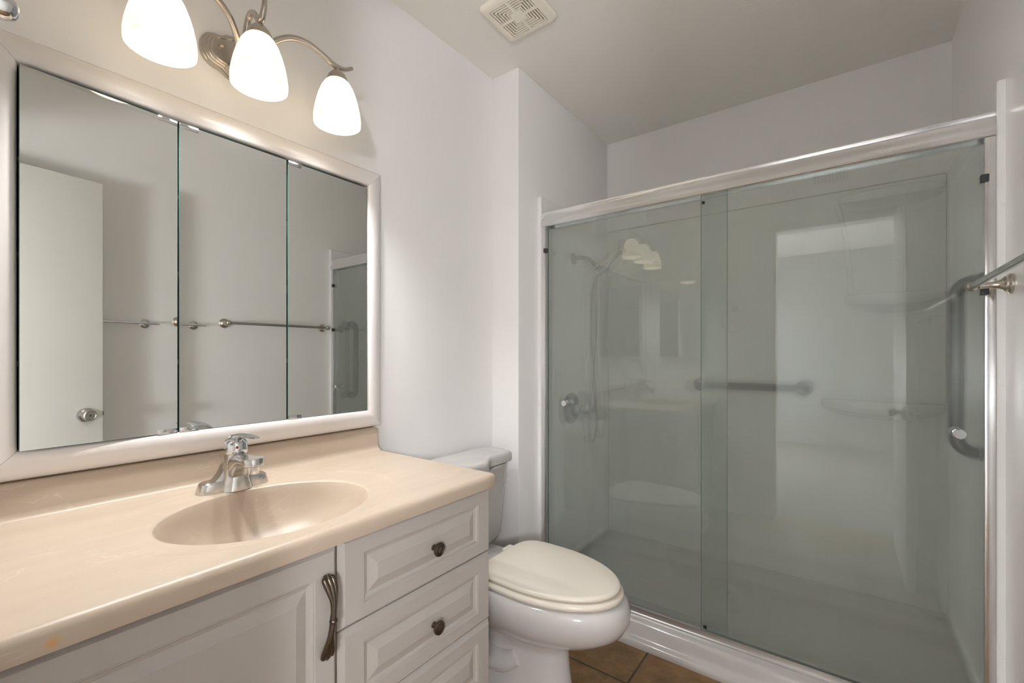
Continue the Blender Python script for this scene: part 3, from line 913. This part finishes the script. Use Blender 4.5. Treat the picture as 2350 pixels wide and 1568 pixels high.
# back shelf that carries the tank, and the trapway bulge at the side
bm = nb()
add_box(bm, 0.035, 0.30, TC - 0.125, TC + 0.125, 0.27, 0.3785, 0.02, 4)
obj('tank_shelf', bm, M['porcelain'], to, angle=60)
bm = nb()
for s in (-1, 1):
    add_tube(bm, [(0.44, TC + s * 0.075, 0.13), (0.38, TC + s * 0.080, 0.10), (0.30, TC + s * 0.082, 0.10), (0.235, TC + s * 0.082, 0.155), (0.215, TC + s * 0.080, 0.22), (0.20, TC + s * 0.080, 0.28)], [0.03, 0.042, 0.046, 0.046, 0.044, 0.04], 20, 8)
obj('trapway', bm, M['porcelain'], to, angle=60)
for s in (-1, 1):
    bm = nb(); add_sphere(bm, (0.31, TC + s * 0.122, 0.014), 0.016, 16, (1, 1, 1.1))
    obj('bolt_cap', bm, M['porcelain'], to)
def lid_ring(sc, z, af=0.265, ab=0.180, b=0.168):
    return egg(0.478, af * sc if sc < 1 else af + (sc - 1), ab * sc if sc < 1 else ab + (sc - 1), b * sc if sc < 1 else b + (sc - 1), z, 64, 2.0, 4.5)
def off_ring(o, z, af, ab, b):
    return egg(0.478, af + o, ab + o, b + o, z, 64, 2.0, 4.5)
bm = nb()
A = (0.295, 0.165, 0.180)
add_loft(bm, [off_ring(-0.008, 0.3815, *A), off_ring(-0.002, 0.383, *A), off_ring(0.002, 0.389, *A), off_ring(0.002, 0.395, *A), off_ring(-0.003, 0.4005, *A), off_ring(-0.012, 0.403, *A)])
obj('seat', bm, M['seat'], to, angle=60)
bm = nb()
A = (0.286, 0.172, 0.173)
add_loft(bm, [off_ring(-0.010, 0.4045, *A), off_ring(-0.003, 0.406, *A), off_ring(0.001, 0.411, *A), off_ring(0.000, 0.416, *A), off_ring(-0.005, 0.4205, *A), off_ring(-0.012, 0.4225, *A), off_ring(-0.016, 0.4222, *A), off_ring(-0.024, 0.4240, *A), off_ring(-0.06, 0.4258, *A), off_ring(-0.12, 0.427, *A)])
obj('lid', bm, M['seat'], to, angle=60)
for s in (-1, 1):
    bm = nb(); add_box(bm, 0.272, 0.318, TC + s * 0.072 - 0.024, TC + s * 0.072 + 0.024, 0.380, 0.408, 0.006, 3)
    obj('seat_hinge', bm, M['seat'], to, angle=50)
# tank with bowed front
def tank_ring(hw, xb, xf, bowx, z, n=44, cr=0.03):
    out = []
    N = 24
    for k in range(N + 1):                # front from -hw to +hw
        t = -1 + 2 * k / N
        y = t * hw
        e = max(0, (abs(t) * hw - (hw - cr)) / cr)
        x = xf + bowx * (1 - abs(t) ** 2.2) - cr * (1 - math.sqrt(max(0, 1 - min(1, e) ** 2)))
        out.append((x, TC + y, z))
    out.append((xb + 0.012, TC + hw, z)); out.append((xb, TC + hw - 0.012, z))
    out.append((xb, TC - hw + 0.012, z)); out.append((xb + 0.012, TC - hw, z))
    return out
bm = nb()
add_loft(bm, [tank_ring(0.185, 0.040, 0.142, 0.030, 0.3795), tank_ring(0.196, 0.036, 0.150, 0.034, 0.386), tank_ring(0.203, 0.034, 0.154, 0.036, 0.40), tank_ring(0.216, 0.030, 0.162, 0.040, 0.55), tank_ring(0.229, 0.027, 0.170, 0.042, 0.6945)])
obj('tank', bm, M['porcelain'], to, angle=50)
def tlid_ring(o, z, n=40):
    hw = 0.246 + o
    out = []
    cr = 0.035
    for k in range(n + 1):
        t = -1 + 2 * k / n
        y = t * hw
        e = max(0, (abs(y) - (hw - cr)) / cr)
        u = min(1, max(0, (abs(y + 0.03) - 0.02) / 0.105)); u = u * u * (3 - 2 * u)
        x = 0.240 - 0.050 * u + o - cr * (1 - math.sqrt(max(0, 1 - min(1, e) ** 2)))
        out.append((x, TC + y, z))
    xb = 0.018 - min(o, 0) * 1
    for k in range(7):
        a = PI / 2 * k / 6
        out.append((xb + 0.05 - 0.05 * math.sin(a), TC + hw - 0.05 + 0.05 * math.cos(a), z))
    for k in range(7):
        a = PI / 2 * k / 6
        out.append((xb + 0.05 - 0.05 * math.cos(a), TC - hw + 0.05 - 0.05 * math.sin(a), z))
    return out
bm = nb()
add_loft(bm, [tlid_ring(-0.012, 0.6955), tlid_ring(-0.003, 0.697), tlid_ring(0.0, 0.702), tlid_ring(0.0, 0.722), tlid_ring(-0.002, 0.730), tlid_ring(-0.007, 0.7365), tlid_ring(-0.015, 0.7405), tlid_ring(-0.03, 0.7425)])
obj('tank_lid', bm, M['porcelain'], to, angle=60)

# ------------------------------------------------------------------ shower pan
SX0, SX1 = CH + 0.018, W - 0.017
spn = thing('shower_pan', 'white acrylic shower base with a rounded front curb', 'shower base', ((SX0 + SX1) / 2, 1.75, 0))
bm = nb()
prof = [(1.690, 0.0005), (1.6885, 0.010), (1.692, 0.022), (1.700, 0.0285), (1.708, 0.030), (1.714, 0.034), (1.7185, 0.044), (1.724, 0.066), (1.728, 0.076), (1.734, 0.0825), (1.742, 0.0845), (1.830, 0.0845), (1.842, 0.080), (1.850, 0.066), (1.862, 0.058), (YF - 0.036, 0.062), (YF - 0.028, 0.066), (YF - 0.026, 0.084), (YF - 0.002, 0.0845), (YF - 0.002, 0.0005)]
add_loft(bm, [[(CH + 0.001, y, z) for y, z in prof], [(W - 0.001, y, z) for y, z in prof]])
add_box(bm, CH + 0.001, SX0, 1.845, YF - 0.003, 0.05, 0.0845, 0.003)
add_box(bm, SX1, W - 0.001, 1.845, YF - 0.003, 0.05, 0.0845, 0.003)
pan = obj('base', bm, M['pan'], spn, angle=40)
bm = nb(); add_lathe(bm, [(0, 0), (0.05, 0), (0.05, 0.003), (0.046, 0.004), (0, 0.004)], (0.92, 2.2, 0.0605), (0, 0, 1))
obj('drain', bm, M['chrome'], pan)

# ------------------------------------------------------------------ shower surround
su = thing('shower_surround', 'glossy white moulded shower wall surround with corner shelves behind the glass', 'shower surround', ((SX0 + SX1) / 2, 2.3, 0.065))
SY0, SYB, SZ = 1.778, YF - 0.026, 1.892
bm = nb()
add_box(bm, CH + 0.001, W - 0.001, SYB, YF - 0.001, 0.0855, SZ, 0.004)
obj('back_panel', bm, M['surround'], su)
def side_panel(x_in, x_out):
    sgn = 1 if x_in > x_out else -1
    bm = nb()
    a, b = min(x_in, x_out), max(x_in, x_out)
    y1 = SYB - 0.0005
    # slab with a shallow recessed field
    def R(iy, iz, d):
        return [(x_in - sgn * d, SY0 + iy, 0.0855 + iz * 0.3), (x_in - sgn * d, y1 - iy * 0.6, 0.0855 + iz * 0.3), (x_in - sgn * d, y1 - iy * 0.6, SZ + 0.008 - iz), (x_in - sgn * d, SY0 + iy, SZ + 0.008 - iz)]
    add_loft(bm, [R(0, 0, abs(x_in - x_out)), R(0, 0, 0.003), R(0.003, 0.003, 0), R(0.10, 0.055, 0), R(0.135, 0.085, 0.009)])
    obj('side_panel', bm, M['surround'], su, angle=25)
side_panel(SX0, CH + 0.0001)
side_panel(SX1, W - 0.0001)
# shelf column in the right rear corner
def shelf_loft(z_top, x0, x1, proj, drop, zc):
    """shelf with a bowed front edge: flat top, front lip falling, hollow underneath"""
    bm = nb()
    N = 28
    secs = []
    for k in range(N + 1):
        t = k / N
        x = x0 + (x1 - x0) * t
        w = math.sin(PI * min(1, max(0, t))) ** 0.62
        pr = 0.010 + proj * w
        dz = drop * (0.35 + 0.65 * w)
        yb = SYB + 0.001
        secs.append([(x, yb, z_top), (x, yb - pr + 0.012 * w, z_top), (x, yb - pr + 0.004 * w, z_top - 0.003), (x, yb - pr, z_top - 0.010), (x, yb - pr, z_top - dz * 0.55), (x, yb - pr + 0.010 * w, z_top - dz * 0.75 - 0.003), (x, yb - pr * 0.45, z_top - dz), (x, yb, z_top - dz - 0.02)])
    add_loft(bm, secs)
    obj('shelf', bm, M['acrylic'], su, angle=40)
shelf_loft(1.855, 1.300, SX1 - 0.004, 0.085, 0.052, 0)
shelf_loft(1.410, 1.325, SX1 - 0.004, 0.095, 0.062, 0)
shelf_loft(0.945, 1.235, SX1 - 0.004, 0.105, 0.062, 0)
# raised curved border strip beside the shelves
bm = nb()
add_tube(bm, [(1.300, SYB - 0.001, 1.83), (1.316, SYB - 0.001, 1.74), (1.331, SYB - 0.001, 1.64), (1.341, SYB - 0.001, 1.54), (1.346, SYB - 0.001, 1.42)], 0.009, 12, 8)
obj('moulded_rib', bm, M['acrylic'], su)
bm = nb()
add_tube(bm, [(1.525, SYB - 0.001, 1.80), (1.53, SYB - 0.001, 1.62), (1.53, SYB - 0.001, 1.42)], 0.006, 12, 8)
obj('moulded_rib', bm, M['acrylic'], su)
bm = nb(); add_box(bm, SX0 + .002, SX1 - 0.002, SYB - 0.002, SYB + 0.004, SZ - 0.001, SZ + 0.0035, 0.001)
obj('caulk_line', bm, M['caulk'], su, label='tan stained caulk line')
bm = nb(); add_box(bm, SX1 - 0.0035, SX1 - 0.0005, SYB - 0.004, SYB - 0.0005, 0.95, SZ, 0.0008)
obj('caulk_line', bm, M['caulk'], su, label='tan stained caulk line')
bm = nb(); add_box(bm, SX0 + 0.0005, SX0 + 0.0035, SYB - 0.004, SYB - 0.0005, 0.086, 1.05, 0.0008)
obj('caulk_line', bm, M['caulk'], su, label='tan stained caulk line')

# ------------------------------------------------------------------ shower door frame and sliding panes
fr = thing('shower_door_frame', 'bright aluminium shower door frame with header, jambs and bottom track', 'shower door frame', ((SX0 + SX1) / 2, YD, 0.085))
bm = nb()
hp = [(1.840, 1.753), (1.840, 1.824), (1.800, 1.824), (1.788, 1.8225), (1.7872, 1.8195), (1.7915, 1.812), (1.7905, 1.803), (1.7840, 1.790), (1.7775, 1.778), (1.7755, 1.768), (1.7752, 1.755), (1.7775, 1.753), (1.782, 1.753), (1.782, 1.760), (1.832, 1.760), (1.832, 1.753)]
add_loft(bm, [[(SX0 + 0.0005, y, z) for y, z in hp], [(SX1 - 0.0005, y, z) for y, z in hp]])
obj('header', bm, M['alu'], fr, angle=40)
def jamb(x, s):
    bm = nb()
    add_box(bm, min(x, x + s * 0.022), max(x, x + s * 0.022), 1.780, 1.786, 0.0995, 1.7525, 0.001)
    add_box(bm, min(x, x + s * 0.006), max(x, x + s * 0.006), 1.786, 1.838, 0.0995, 1.7525, 0.001)
    add_box(bm, min(x + s * .018, x + s * 0.022), max(x + s * .018, x + s * 0.022), 1.786, 1.794, 0.0995, 1.7525, 0.001)
    o = obj('jamb', bm, M['alu'], fr)
    for z in (1.640, 1.10 if s > 0 else 1.325):
        bm = nb()
        add_box(bm, min(x + s * 0.014, x + s * 0.030), max(x + s * 0.014, x + s * 0.030), 1.776, 1.7925, z - 0.010, z + 0.010, 0.001)
        if z > 1.5 or s < 0:
            obj('bumper', bm, M['rubber'], o)
        else:
            bm.free()
jamb(SX0 + 0.0005, 1)
jamb(SX1 - 0.0005, -1)
bm = nb()
tp_ = [(1.769, 0.0848), (1.769, 0.0885), (1.780, 0.0885), (1.7825, 0.1065), (1.785, 0.1065), (1.787, 0.0875), (1.812, 0.0875), (1.812, 0.099), (1.815, 0.099), (1.815, 0.0875), (1.838, 0.0875), (1.838, 0.0848)]
add_loft(bm, [[(SX0 + 0.001, y, z) for y, z in tp_], [(SX1 - 0.001, y, z) for y, z in tp_]])
obj('bottom_track', bm, M['alu_dull'], fr, angle=20)

def pane(name, label, x0, x1, y, knobx, bump, kz=0.924):
    t = thing(name, label, 'shower door', ((x0 + x1) / 2, y, 0.0892), 'sliding glass shower doors')
    z0, z1 = 0.0892, 1.7570
    bm = nb(); add_box(bm, x0, x1, y - 0.0026, y + 0.0026, z0, z1)
    g = obj('glass_sheet', bm, M['glass'], t)
    for x in (x0, x1):
        bm = nb(); add_box(bm, x - 0.0008, x + 0.0008, y - 0.0028, y + 0.0028, z0, z1)
        obj('polished_edge', bm, M['glass_edge'], t)
    bm = nb()
    for s in (-1, 1):
        add_lathe(bm, [(0, 0.0005), (0.011, 0.0005), (0.011, 0.003), (0.007, 0.004), (0.0065, 0.010), (0.010, 0.013), (0.010, 0.0155), (0.0075, 0.0165), (0.0075, 0.020), (0.012, 0.0235), (0.0145, 0.030), (0.0140, 0.034), (0.0125, 0.0352), (0.0, 0.0352)], (knobx, y, kz), (0, s, 0), 28)
    obj('knob', bm, M['chrome'], t)
    for bx, bz, w, h in bump:
        bm = nb(); add_box(bm, bx - w / 2, bx + w / 2, y - 0.004, y + 0.004, bz - h / 2, bz + h / 2, 0.0008)
        obj('bumper', bm, M['green_rubber'], t)
    return t
pane('sliding_shower_door', 'left filmed glass shower door sliding behind the other, knob near the chase', SX0 + 0.012, 0.972, 1.823, 0.287, [])
pane('sliding_shower_door', 'right filmed glass shower door sliding in front, knob by the vertical grab bar', 0.886, SX1 - 0.014, 1.797, 1.585, [(0.894, 1.727, 0.010, 0.010), (0.900, 0.1150, 0.012, 0.010)])

# ------------------------------------------------------------------ grab bars
def flange(bm, c, ax, r=0.036):
    add_lathe(bm, [(0, 0.0005), (r, 0.0005), (r, 0.004), (r * 0.9, 0.007), (0.02, 0.008), (0, 0.008)], c, ax, 28)
gb = thing('grab_bar', 'vertical dark steel grab bar on the right shower wall', 'grab bar', (SX1, 1.975, 0.84), 'shower grab bars')
bm = nb()
gx, gy = 1.604, 1.945
GXW = SX1 - 0.009
add_tube(bm, [(GXW, gy, 1.375), (1.640, gy, 1.375), (1.622, gy, 1.368), (1.609, gy, 1.352), (gx, gy, 1.330), (gx, gy, 1.25), (gx, gy, 1.10), (gx, gy, 0.97), (gx, gy, 0.895), (1.609, gy, 0.872), (1.622, gy, 0.856), (1.640, gy, 0.849), (GXW, gy, 0.849)], 0.0185, 20, 6)
obj('bar', bm, M['grab'], gb)
for z in (1.375, 0.849):
    bm = nb(); add_lathe(bm, [(0, 0.0005), (0.034, 0.0005), (0.034, 0.004), (0.030, 0.007), (0, 0.008)], (SX1, gy, z), (-1, 0, 0), 28, 1.0, 0.72)
    obj('flange', bm, M['grab'], gb)
gb = thing('grab_bar', 'horizontal steel grab bar blurred behind the glass on the rear shower wall', 'grab bar', (0.94, SYB, 0.99), 'shower grab bars')
bm = nb()
by = SYB - 0.058
add_tube(bm, [(0.705, SYB - 0.003, 0.990), (0.705, by + 0.02, 0.990), (0.712, by + 0.006, 0.990), (0.73, by, 0.990), (0.94, by, 0.990), (1.145, by, 0.990), (1.163, by + 0.006, 0.990), (1.17, by + 0.02, 0.990), (1.17, SYB - 0.003, 0.990)], 0.018, 18, 6)
obj('bar', bm, M['grab'], gb)
for x in (0.705, 1.17):
    bm = nb(); flange(bm, (x, SYB, 0.990), (0, -1, 0)); obj('flange', bm, M['grab'], gb)

# ------------------------------------------------------------------ shower valve, arm, handset and hose
PX = SX0 - 0.009
sv = thing('shower_valve', 'round shower valve with stubby lever low on the left shower wall', 'shower valve', (PX, 2.085, 0.865))
bm = nb(); add_lathe(bm, [(0, 0.0005), (0.082, 0.0005), (0.082, 0.004), (0.076, 0.010), (0.05, 0.016), (0.03, 0.019), (0, 0.019)], (PX, 2.085, 0.865), (1, 0, 0), 40)
obj('escutcheon', bm, M['grab'], sv)
bm = nb(); add_lathe(bm, [(0, 0.019), (0.026, 0.019), (0.024, 0.05), (0.022, 0.064), (0.026, 0.070), (0.0275, 0.084), (0.022, 0.096), (0.012, 0.101), (0.009, 0.104), (0.009, 0.126), (0.011, 0.130), (0.011, 0.142), (0, 0.144)], (PX, 2.085, 0.862), (1, 0, 0), 28)
obj('lever', bm, M['chrome'], sv)
ss = thing('hand_shower', 'chrome hand shower with looping metal hose on the left shower wall', 'hand shower', (PX, 2.1, 1.66))
bm = nb(); add_lathe(bm, [(0, 0.0005), (0.030, 0.0005), (0.030, 0.003), (0.022, 0.010), (0.012, 0.013), (0, 0.013)], (PX, 2.11, 1.660), (1, 0, 0), 28)
obj('flange', bm, M['satin'], ss)
bm = nb(); add_tube(bm, [(PX + 0.005, 2.11, 1.660), (0.205, 2.11, 1.661), (0.245, 2.108, 1.652), (0.275, 2.105, 1.626), (0.302, 2.102, 1.598)], 0.0105, 14, 8)
obj('shower_arm', bm, M['satin'], ss)
bm = nb()
d_ = Vector((0.70, -0.05, -0.71)).normalized()
add_lathe(bm, [(0, 0), (0.015, 0), (0.017, 0.006), (0.017, 0.020), (0.013, 0.023), (0.013, 0.040), (0, 0.040)], (0.296, 2.103, 1.606), d_, 20)
add_lathe(bm, [(0, -0.02), (0.012, -0.02), (0.014, 0.0), (0.018, 0.012), (0.018, 0.040), (0, 0.040)], (0.335, 2.10, 1.575), (0.75, 0, 0.66), 20)
obj('holder', bm, M['chrome'], ss)
bm = nb(); add_tube(bm, [(0.330, 2.10, 1.572), (0.36, 2.10, 1.600), (0.395, 2.10, 1.632), (0.425, 2.10, 1.660)], [0.010, 0.0095, 0.010, 0.013], 16, 6)
add_lathe(bm, [(0, 0.008), (0.013, 0.007), (0.024, -0.001), (0.026, -0.012), (0.024, -0.015), (0, -0.015)], (0.434, 2.10, 1.668), (-0.35, 0, 0.94), 28)
obj('handset', bm, M['chrome'], ss)
bm = nb()
hose = [(0.318, 2.10, 1.572), (0.296, 2.10, 1.545), (0.276, 2.10, 1.50), (0.270, 2.10, 1.42), (0.270, 2.10, 1.25), (0.284, 2.10, 1.08), (0.300, 2.10, 0.95), (0.307, 2.10, 0.84), (0.305, 2.10, 0.77), (0.296, 2.10, 0.727), (0.284, 2.10, 0.716), (0.273, 2.10, 0.732), (0.266, 2.10, 0.79), (0.270, 2.10, 0.89), (0.284, 2.10, 1.05), (0.296, 2.10, 1.22), (0.304, 2.10, 1.40), (0.312, 2.10, 1.50), (0.322, 2.10, 1.545), (0.332, 2.10, 1.568)]
def clear_valve(p):
    k = min(1, max(0, (1.50 - p[2]) / 0.45)); k = k * k * (3 - 2 * k)
    return (p[0] + 0.022 * k, p[1] - 0.060 * k, p[2])
add_tube(bm, [clear_valve(p) for p in hose], 0.0068, 12, 10)
obj('hose', bm, M['satin'], ss)

# ------------------------------------------------------------------ towel bars on the right wall
tb = thing('towel_bar', 'bronze nickel towel bar with flared round posts nearest the shower', 'towel bar', (W, 1.41, 1.335), 'towel bars on the right wall')
bx_ = W - 0.074
for y in (1.100, 1.722):
    bm = nb()
    add_lathe(bm, [(0, 0.0005), (0.027, 0.0005), (0.027, 0.005), (0.024, 0.008), (0.022, 0.009), (0.0215, 0.013), (0.018, 0.016), (0.0145, 0.018), (0.0105, 0.026), (0.0085, 0.036), (0.0080, 0.050), (0.0095, 0.060), (0.0, 0.068)], (W, y, 1.335), (-1, 0, 0), 28)
    add_sphere(bm, (bx_, y, 1.335), 0.0145, 20, (1, 1.15, 1))
    obj('post', bm, M['nickel'], tb)
bm = nb(); add_tube(bm, [(bx_, 1.100, 1.335), (bx_, 1.722, 1.335)], 0.0082, 16, 0)
obj('bar', bm, M['satin'], tb)
tb = thing('towel_bar', 'plain chrome towel bar with flat discs partly behind the open door', 'towel bar', (W, 0.7, 1.315), 'towel bars on the right wall')
for y in (0.945, 0.46):
    bm = nb(); add_lathe(bm, [(0, 0.0005), (0.024, 0.0005), (0.024, 0.003), (0.018, 0.008), (0.008, 0.010), (0.006, 0.05), (0, 0.05)], (W, y, 1.315), (-1, 0, 0), 24)
    obj('post', bm, M['chrome'], tb)
bm = nb(); add_tube(bm, [(W - 0.052, 0.42, 1.315), (W - 0.052, 0.990, 1.315)], 0.0065, 14, 0)
obj('bar', bm, M['chrome'], tb)

# ------------------------------------------------------------------ towel ring, switch, small mirror and register on the back wall
tr = thing('towel_ring', 'chrome towel ring on the back wall at the upper left edge', 'towel ring', (0.68, YB, 1.48))
bm = nb()
add_lathe(bm, [(0, 0.0005), (0.023, 0.0005), (0.023, 0.004), (0.015, 0.008), (0.0075, 0.011), (0.0065, 0.022), (0.009, 0.026), (0.0115, 0.033), (0.0118, 0.040), (0.009, 0.0465), (0.005, 0.049), (0, 0.0495)], (0.68, YB, 1.483), (0, 1, 0), 64)
obj('post', bm, M['chrome'], tr)
bm = nb()
add_tube(bm, [(0.68 + 0.083 * math.sin(2 * PI * k / 40), YB + 0.021, 1.476 - 0.083 + 0.083 * math.cos(2 * PI * k / 40)) for k in range(41)], 0.0028, 10, 0, cap=False)
obj('ring', bm, M['chrome'], tr)
sw = thing('light_switch', 'cream light switch plate on the wall beside the doorway', 'light switch', (0.765, YB, 1.15))
bm = nb(); add_box(bm, 0.730, 0.800, YB + 0.0005, YB + 0.006, 1.09, 1.205, 0.003)
obj('plate', bm, M['switch'], sw)
bm = nb(); add_box(bm, 0.760, 0.770, YB + 0.006, YB + 0.016, 1.135, 1.160, 0.002)
obj('toggle', bm, M['switch'], sw)
sm = thing('side_mirror_cabinet', 'narrow mirrored cabinet on the back wall, seen reflected in the shower glass', 'medicine cabinet', (0.30, YB, 1.13))
bm = nb(); add_box(bm, 0.125, 0.455, YB + 0.0005, YB + 0.036, 1.13, 1.725, 0.002)
obj('body', bm, M['trim'], sm)
bm = nb(); add_box(bm, 0.128, 0.452, YB + 0.036, YB + 0.040, 1.133, 1.722, 0.0006, 1)
obj('mirror_door', bm, M['mirror'], sm, angle=20)
wr = thing('wall_register', 'small white slatted air register over the doorway', 'air register', (1.25, YB, 2.26))
bm = nb()
for a in ((1.145, 1.355, 2.262, 2.275), (1.145, 1.355, 2.365, 2.378), (1.145, 1.160, 2.275, 2.365), (1.340, 1.355, 2.275, 2.365)):
    add_box(bm, a[0], a[1], YB + 0.0005, YB + 0.009, a[2], a[3], 0.001)
for k_ in range(9):
    x = 1.170 + k_ * 0.0195
    add_box(bm, x, x + 0.006, YB + 0.001, YB + 0.008, 2.275, 2.365)
obj('grille', bm, M['trim'], wr)
bm = nb(); add_box(bm, 1.160, 1.340, YB + 0.0003, YB + 0.0012, 2.275, 2.365)
obj('backing', bm, M['dark'], wr)

# ------------------------------------------------------------------ ceiling exhaust fan
ef = thing('exhaust_fan', 'cream square exhaust fan grille on the ceiling', 'exhaust fan', (0.341, 1.363, H))
fx, fy = 0.341, 1.363
hw = 0.112
def sq(h, r, z, n=6):
    out = []
    for qx, qy, a0 in ((1, 1, 0), (-1, 1, PI / 2), (-1, -1, PI), (1, -1, 3 * PI / 2)):
        for k in range(n + 1):
            a = a0 + PI / 2 * k / n
            out.append((fx + qx * (h - r) + r * math.cos(a), fy + qy * (h - r) + r * math.sin(a), z))
    return out
pat = 0.080
bm = nb()
zt, zb = H - 0.001, H - 0.017
add_loft(bm, [sq(hw, 0.026, zt), sq(hw, 0.026, H - 0.006), sq(hw - 0.006, 0.022, H - 0.0125), sq(hw - 0.018, 0.016, zb), sq(pat, 0.002, zb), sq(pat, 0.002, H - 0.010)], cap0=True, cap1=False)
fan_frame = obj('grille_frame', bm, M['fan'], ef, angle=50)
bm = nb()
for a in ((-pat, pat, -0.006, 0.006), (-0.006, 0.006, -pat, pat), (-0.026, 0.026, -0.026, 0.026)):
    add_box(bm, fx + a[0], fx + a[1], fy + a[2], fy + a[3], H - 0.0168 - 0.0003 * (a[1] == a[3]), H - 0.0105 + 0.0002 * (a[0] == -pat))
for qx in (-1, 1):
    for qy in (-1, 1):
        for k_ in range(6):
            o_ = pat - 0.004 - 0.0105 * k_
            w_ = 0.0052
            i_ = 0.006
            o_ -= w_
            if o_ <= 0.02: continue
            # L shaped louvre: two legs meeting towards the grille's outer corner
            add_box(bm, *sorted((fx + qx * i_, fx + qx * (o_ + w_))), *sorted((fy + qy * o_, fy + qy * (o_ + w_))), H - 0.0165, H - 0.0112)
            add_box(bm, *sorted((fx + qx * o_, fx + qx * (o_ + w_))), *sorted((fy + qy * i_, fy + qy * o_)), H - 0.0165, H - 0.0112)
obj('louvres', bm, M['fan'], ef, angle=20)
bm = nb(); add_box(bm, fx - pat, fx + pat, fy - pat, fy + pat, H - 0.0102, H - 0.0098)
obj('dusty_backing', bm, M['dust'], ef)
